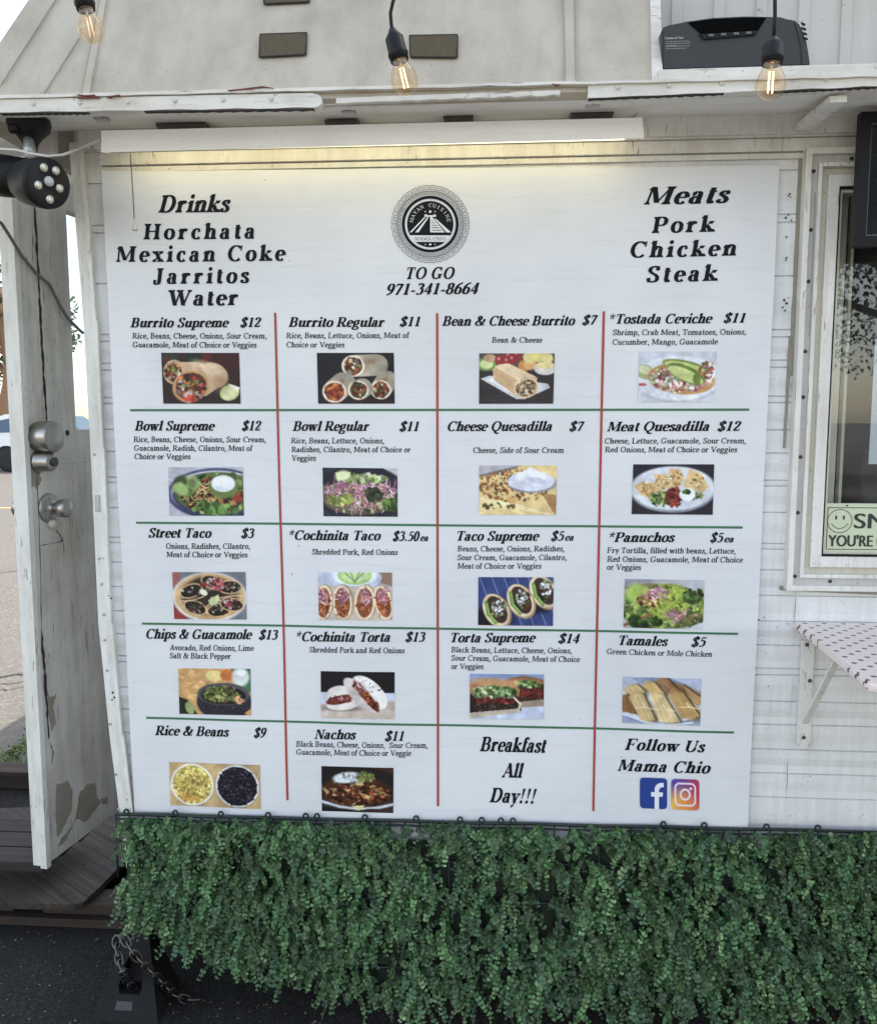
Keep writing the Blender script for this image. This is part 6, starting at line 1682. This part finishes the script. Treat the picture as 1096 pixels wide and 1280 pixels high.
# ------------------------------------------------------------------ parked car
def car():
    gp = PZ(8, 590, 0); X0, Y0c = gp.x, gp.y       # rear wheel ground point
    root = empty('parked_car', (X0, Y0c, 0), 'white parked car on the sunlit road beyond the open door', 'car')
    sx = 1.0
    def pt(x, y, z): return Vector((X0 + x, Y0c + .05 + y, z))
    Wd = 1.8
    prof = [(-.85, .35), (-.95, .62), (-.92, .95), (-.80, 1.06)]
    roof_ = [(-.55, 1.50), (-.1, 1.66), (.8, 1.70), (1.5, 1.62)]
    hood = [(2.15, 1.12), (2.9, 1.02), (3.45, .88), (3.62, .62), (3.58, .34)]
    M['carpaint'] = plain('white_car_paint', (.78, .79, .80), .25, 0, .02, bump=0)
    M['carglass'] = plain('car_window', (.05, .09, .14), .08, 0, .1, 2, bump=0)
    M['tyre'] = plain('tyre_rubber', (.02, .02, .021), .8)
    arches = []
    def arch(cx, r=.42):
        return [(cx + r * math.cos(R(a)), .34 + r * math.sin(R(a))) for a in range(0, 181, 15)]
    bottom = [(3.30, .30)] + arch(2.78) + [(2.3, .24), (.5, .24)] + arch(0.0) + [(-.5, .32)]
    outline = prof + [(2.15, 1.12)] if False else prof + [(2.15, 1.14)] + hood[1:] + bottom
    b = MB(); b.prism([pt(x, 0, z) for x, z in outline], [pt(x, Wd, z) for x, z in outline]); b.build('body', M['carpaint'], root)
    cab = [(-.80, 1.065)] + roof_ + [(2.15, 1.145)]
    b = MB(); b.prism([pt(x, .10 + .10 * max(0, (z - 1.1)) / .6, z) for x, z in cab], [pt(x, Wd - .10 - .10 * max(0, (z - 1.1)) / .6, z) for x, z in cab]); b.build('cabin', M['carpaint'], root)
    for win_ in ([(-.62, 1.12), (-.48, 1.44), (.12, 1.56), (.16, 1.14)], [(.26, 1.14), (.24, 1.56), (.98, 1.60), (1.02, 1.14)], [(1.12, 1.14), (1.08, 1.60), (1.42, 1.55), (1.95, 1.16)]):
        b = MB(); b.prism([pt(x, .085 + .10 * max(0, (z - 1.1)) / .6, z) for x, z in win_], [pt(x, .12 + .10 * max(0, (z - 1.1)) / .6, z) for x, z in win_]); b.build('side_window', M['carglass'], root)
    b = MB(); b.prism([pt(1.53, .25, 1.60), pt(2.12, .20, 1.17), pt(2.12, Wd - .2, 1.17), pt(1.53, Wd - .25, 1.60)], [pt(1.56, .25, 1.62), pt(2.16, .20, 1.19), pt(2.16, Wd - .2, 1.19), pt(1.56, Wd - .25, 1.62)]); b.build('windscreen', M['carglass'], root)
    b = MB()
    for x in (.20, 1.06): b.prism([pt(x, -.002, .40), pt(x + .008, -.002, .40), pt(x + .008, -.002, 1.10), pt(x, -.002, 1.10)], [pt(x, .01, .40), pt(x + .008, .01, .40), pt(x + .008, .01, 1.10), pt(x, .01, 1.10)])
    b.pieces('door_gap', M['crack'], root)
    for cx, y in ((0, .02), (2.78, .02), (0, Wd - .22), (2.78, Wd - .22)):
        b = MB(); b.lathe([(.22, 0), (.30, .0), (.335, .02), (.345, .10), (.335, .2), (.20, .2)], axis_M(pt(cx, y + .2, .345), (0, -1, 0)), 32); wh = b.build('wheel', M['tyre'], root)
        b = MB(); b.lathe([(.215, .0), (.215, .185), (.20, .19), (.195, .17), (.195, .12), (.0, .12)], axis_M(pt(cx, y + .2, .345), (0, -1, 0)), 32)
        yy = y + .2 - .185
        for k in range(6):
            a = R(60 * k + 20); ca, sa = math.cos(a), math.sin(a)
            b.prism([pt(cx + ca * r0 - sa * w, yy, .345 + sa * r0 + ca * w) for r0, w in ((.02, -.04), (.2, -.028), (.2, .028), (.02, .04))], [pt(cx + ca * r0 - sa * w, yy + .03, .345 + sa * r0 + ca * w) for r0, w in ((.02, -.04), (.2, -.028), (.2, .028), (.02, .04))])
        b.build('rim', plain('alloy', (.62, .63, .65), .35, .3, bump=0), wh)
    b = MB(); b.prism([pt(-.5, .03, .25), pt(3.3, .03, .25), pt(3.3, .03, .75), pt(-.5, .03, .75)], [pt(-.5, Wd - .03, .25), pt(3.3, Wd - .03, .25), pt(3.3, Wd - .03, .75), pt(-.5, Wd - .03, .75)]); b.build('wheel_well', M['under'], root)
    for y in (.1, Wd - .3):
        b = MB(); b.box(X0 + 3.40, X0 + 3.54, Y0c + .05 + y, Y0c + .05 + y + .2, .72, .86, .02); b.build('headlight', M['galv'], root)
car()

# ------------------------------------------------------------------ trees
def tree(name, x, y, h, cr, trunk_r, leaf, n, label, cat='tree', bark=(.10, .075, .055), seed=1, lo=.35, leafsize=.12, group=None):
    r = np.random.default_rng(seed)
    root = empty(name, (x, y, 0), label, cat, group)
    b = MB(); pts = [Vector((x + .12 * math.sin(k * 1.3 + seed), y + .1 * math.cos(k * 1.7), h * .9 * k / 7)) for k in range(8)]
    b.tube(pts, [trunk_r * (1 - .11 * k) for k in range(8)], 10)
    tips = []
    for k in range(12):
        f = r.uniform(lo, .85); a = r.uniform(0, 6.28); L = cr * r.uniform(.5, .9)
        p0 = Vector((x, y, h * .9 * f)); p1 = p0 + Vector((math.cos(a) * L * .55, math.sin(a) * L * .55, L * .25)); p2 = p0 + Vector((math.cos(a) * L, math.sin(a) * L, L * .42))
        b.tube([p0, p1, p2], [trunk_r * .35, trunk_r * .22, trunk_r * .08], 6); tips += [p1, p2]
    b.build('trunk', plain('bark', bark, .9, 0, .35, 14, bump=.5), root)
    cl = [(t, cr * r.uniform(.28, .5)) for t in tips] + [(Vector((x, y, h * .92)), cr * .4)]
    cc = np.array([list(c) for c, q in cl]); rr = np.array([q for c, q in cl])
    ix = r.integers(len(cl), size=n)
    d = r.normal(0, 1, (n, 3)); d /= np.linalg.norm(d, axis=1, keepdims=True)
    p = cc[ix] + d * (rr[ix] * r.uniform(.35, 1, n) ** .6)[:, None]
    u = r.normal(0, 1, (n, 3)); u /= np.linalg.norm(u, axis=1, keepdims=True); w = np.cross(u, d); w /= np.linalg.norm(w, axis=1, keepdims=True) + 1e-9
    s_ = (leafsize * r.uniform(.6, 1.3, n))[:, None]
    V = np.stack([p - u * s_, p + w * s_ * .55, p + u * s_, p - w * s_ * .55], 1).reshape(-1, 3)
    F = np.arange(4 * n).reshape(-1, 4).tolist(); C = np.repeat(np.array(leaf)[None] * r.uniform(.55, 1.35, (n, 1)), 4, 0)
    o = raw('crown', V, F, M['leaf'], root, np.clip(np.array(C), 0, 1)); return root
gp = PZ(-10, 573, 0)
tree('street_tree', gp.x - .1, gp.y + 1.5, 7.5, 2.6, .42, (.07, .085, .03), 5200, 'tree with a thick brown trunk behind the white car, left of the door', bark=(.26, .15, .085), seed=3, lo=.45, leafsize=.12)
g2 = PZ(97, 560, 0)
tree('background_tree', g2.x, g2.y + 14, 5.0, 2.6, .28, (.12, .15, .10), 4200, 'pale green tree far beyond the car, seen past the door window', seed=8, lo=.3, leafsize=.2)
# trees on the far side of the yard, seen mirrored in the window glass
for k, (x, y, h, sd_) in enumerate(((7.5, -13, 8, 21), (11.5, -16, 9, 22), (4.0, -19, 8.5, 23))):
    tree('yard_tree', x, y, h, 3.2, .3, (.06, .10, .035), 34000, 'leafy yard tree mirrored in the trailer window glass', seed=sd_, leafsize=.048, group='trees mirrored in the window')

# weeds on the shaded asphalt
V, F, C = [], [], []
for i in range(900):
    t_ = rng.random(); px, py = (-6 + 42 * t_, 962 - 34 * t_) if rng.random() < .6 else (-4 + 38 * t_, 975 - 18 * t_)
    c = PZ(px + rng.normal(0, 4), py + rng.normal(0, 5), 0); a = rng.uniform(0, 6.28); l = rng.uniform(.008, .024); o = len(V)
    d = Vector((math.cos(a), math.sin(a), 0)); s_ = Vector((-d.y, d.x, 0)) * .005
    V += [c - s_, c + s_, c + d * l + Vector((0, 0, l * .8))]; F.append((o, o + 1, o + 2)); cc = np.array((.09, .14, .03)) * rng.uniform(.6, 1.5); C += [cc] * 3
tag(raw('weeds', V, F, M['leaf'], None, np.array(C)), 'low green weeds growing in a crack of the shaded asphalt', 'weeds', kind='stuff')

# litter on the shaded asphalt
V, F, C = [], [], []
for i in range(110):
    px, py = rng.uniform(-5, 150), rng.uniform(1165, 1282)
    if rng.random() < .3: px, py = rng.uniform(200, 420), rng.uniform(1250, 1282)
    c = PZ(px, py, .006); r0 = rng.uniform(.0015, .005); k = int(rng.integers(4, 7)); o = len(V); h = rng.uniform(.001, .004)
    pale = rng.random() < .35
    for q in range(k):
        a = 6.28 * q / k; rr = r0 * rng.uniform(.6, 1.3); V.append(c + Vector((rr * math.cos(a), rr * math.sin(a), 0)))
    V.append(c + Vector((0, 0, h)))
    for q in range(k): F.append((o + q, o + (q + 1) % k, o + k))
    C += [np.array((.15, .14, .125) if pale else (.09, .07, .05)) * rng.uniform(.5, 1.3)] * (k + 1)
tag(raw('litter', V, F, M['leaf'], None, np.array(C)), 'small pebbles and leaf bits scattered on the dark asphalt', 'litter', kind='stuff')
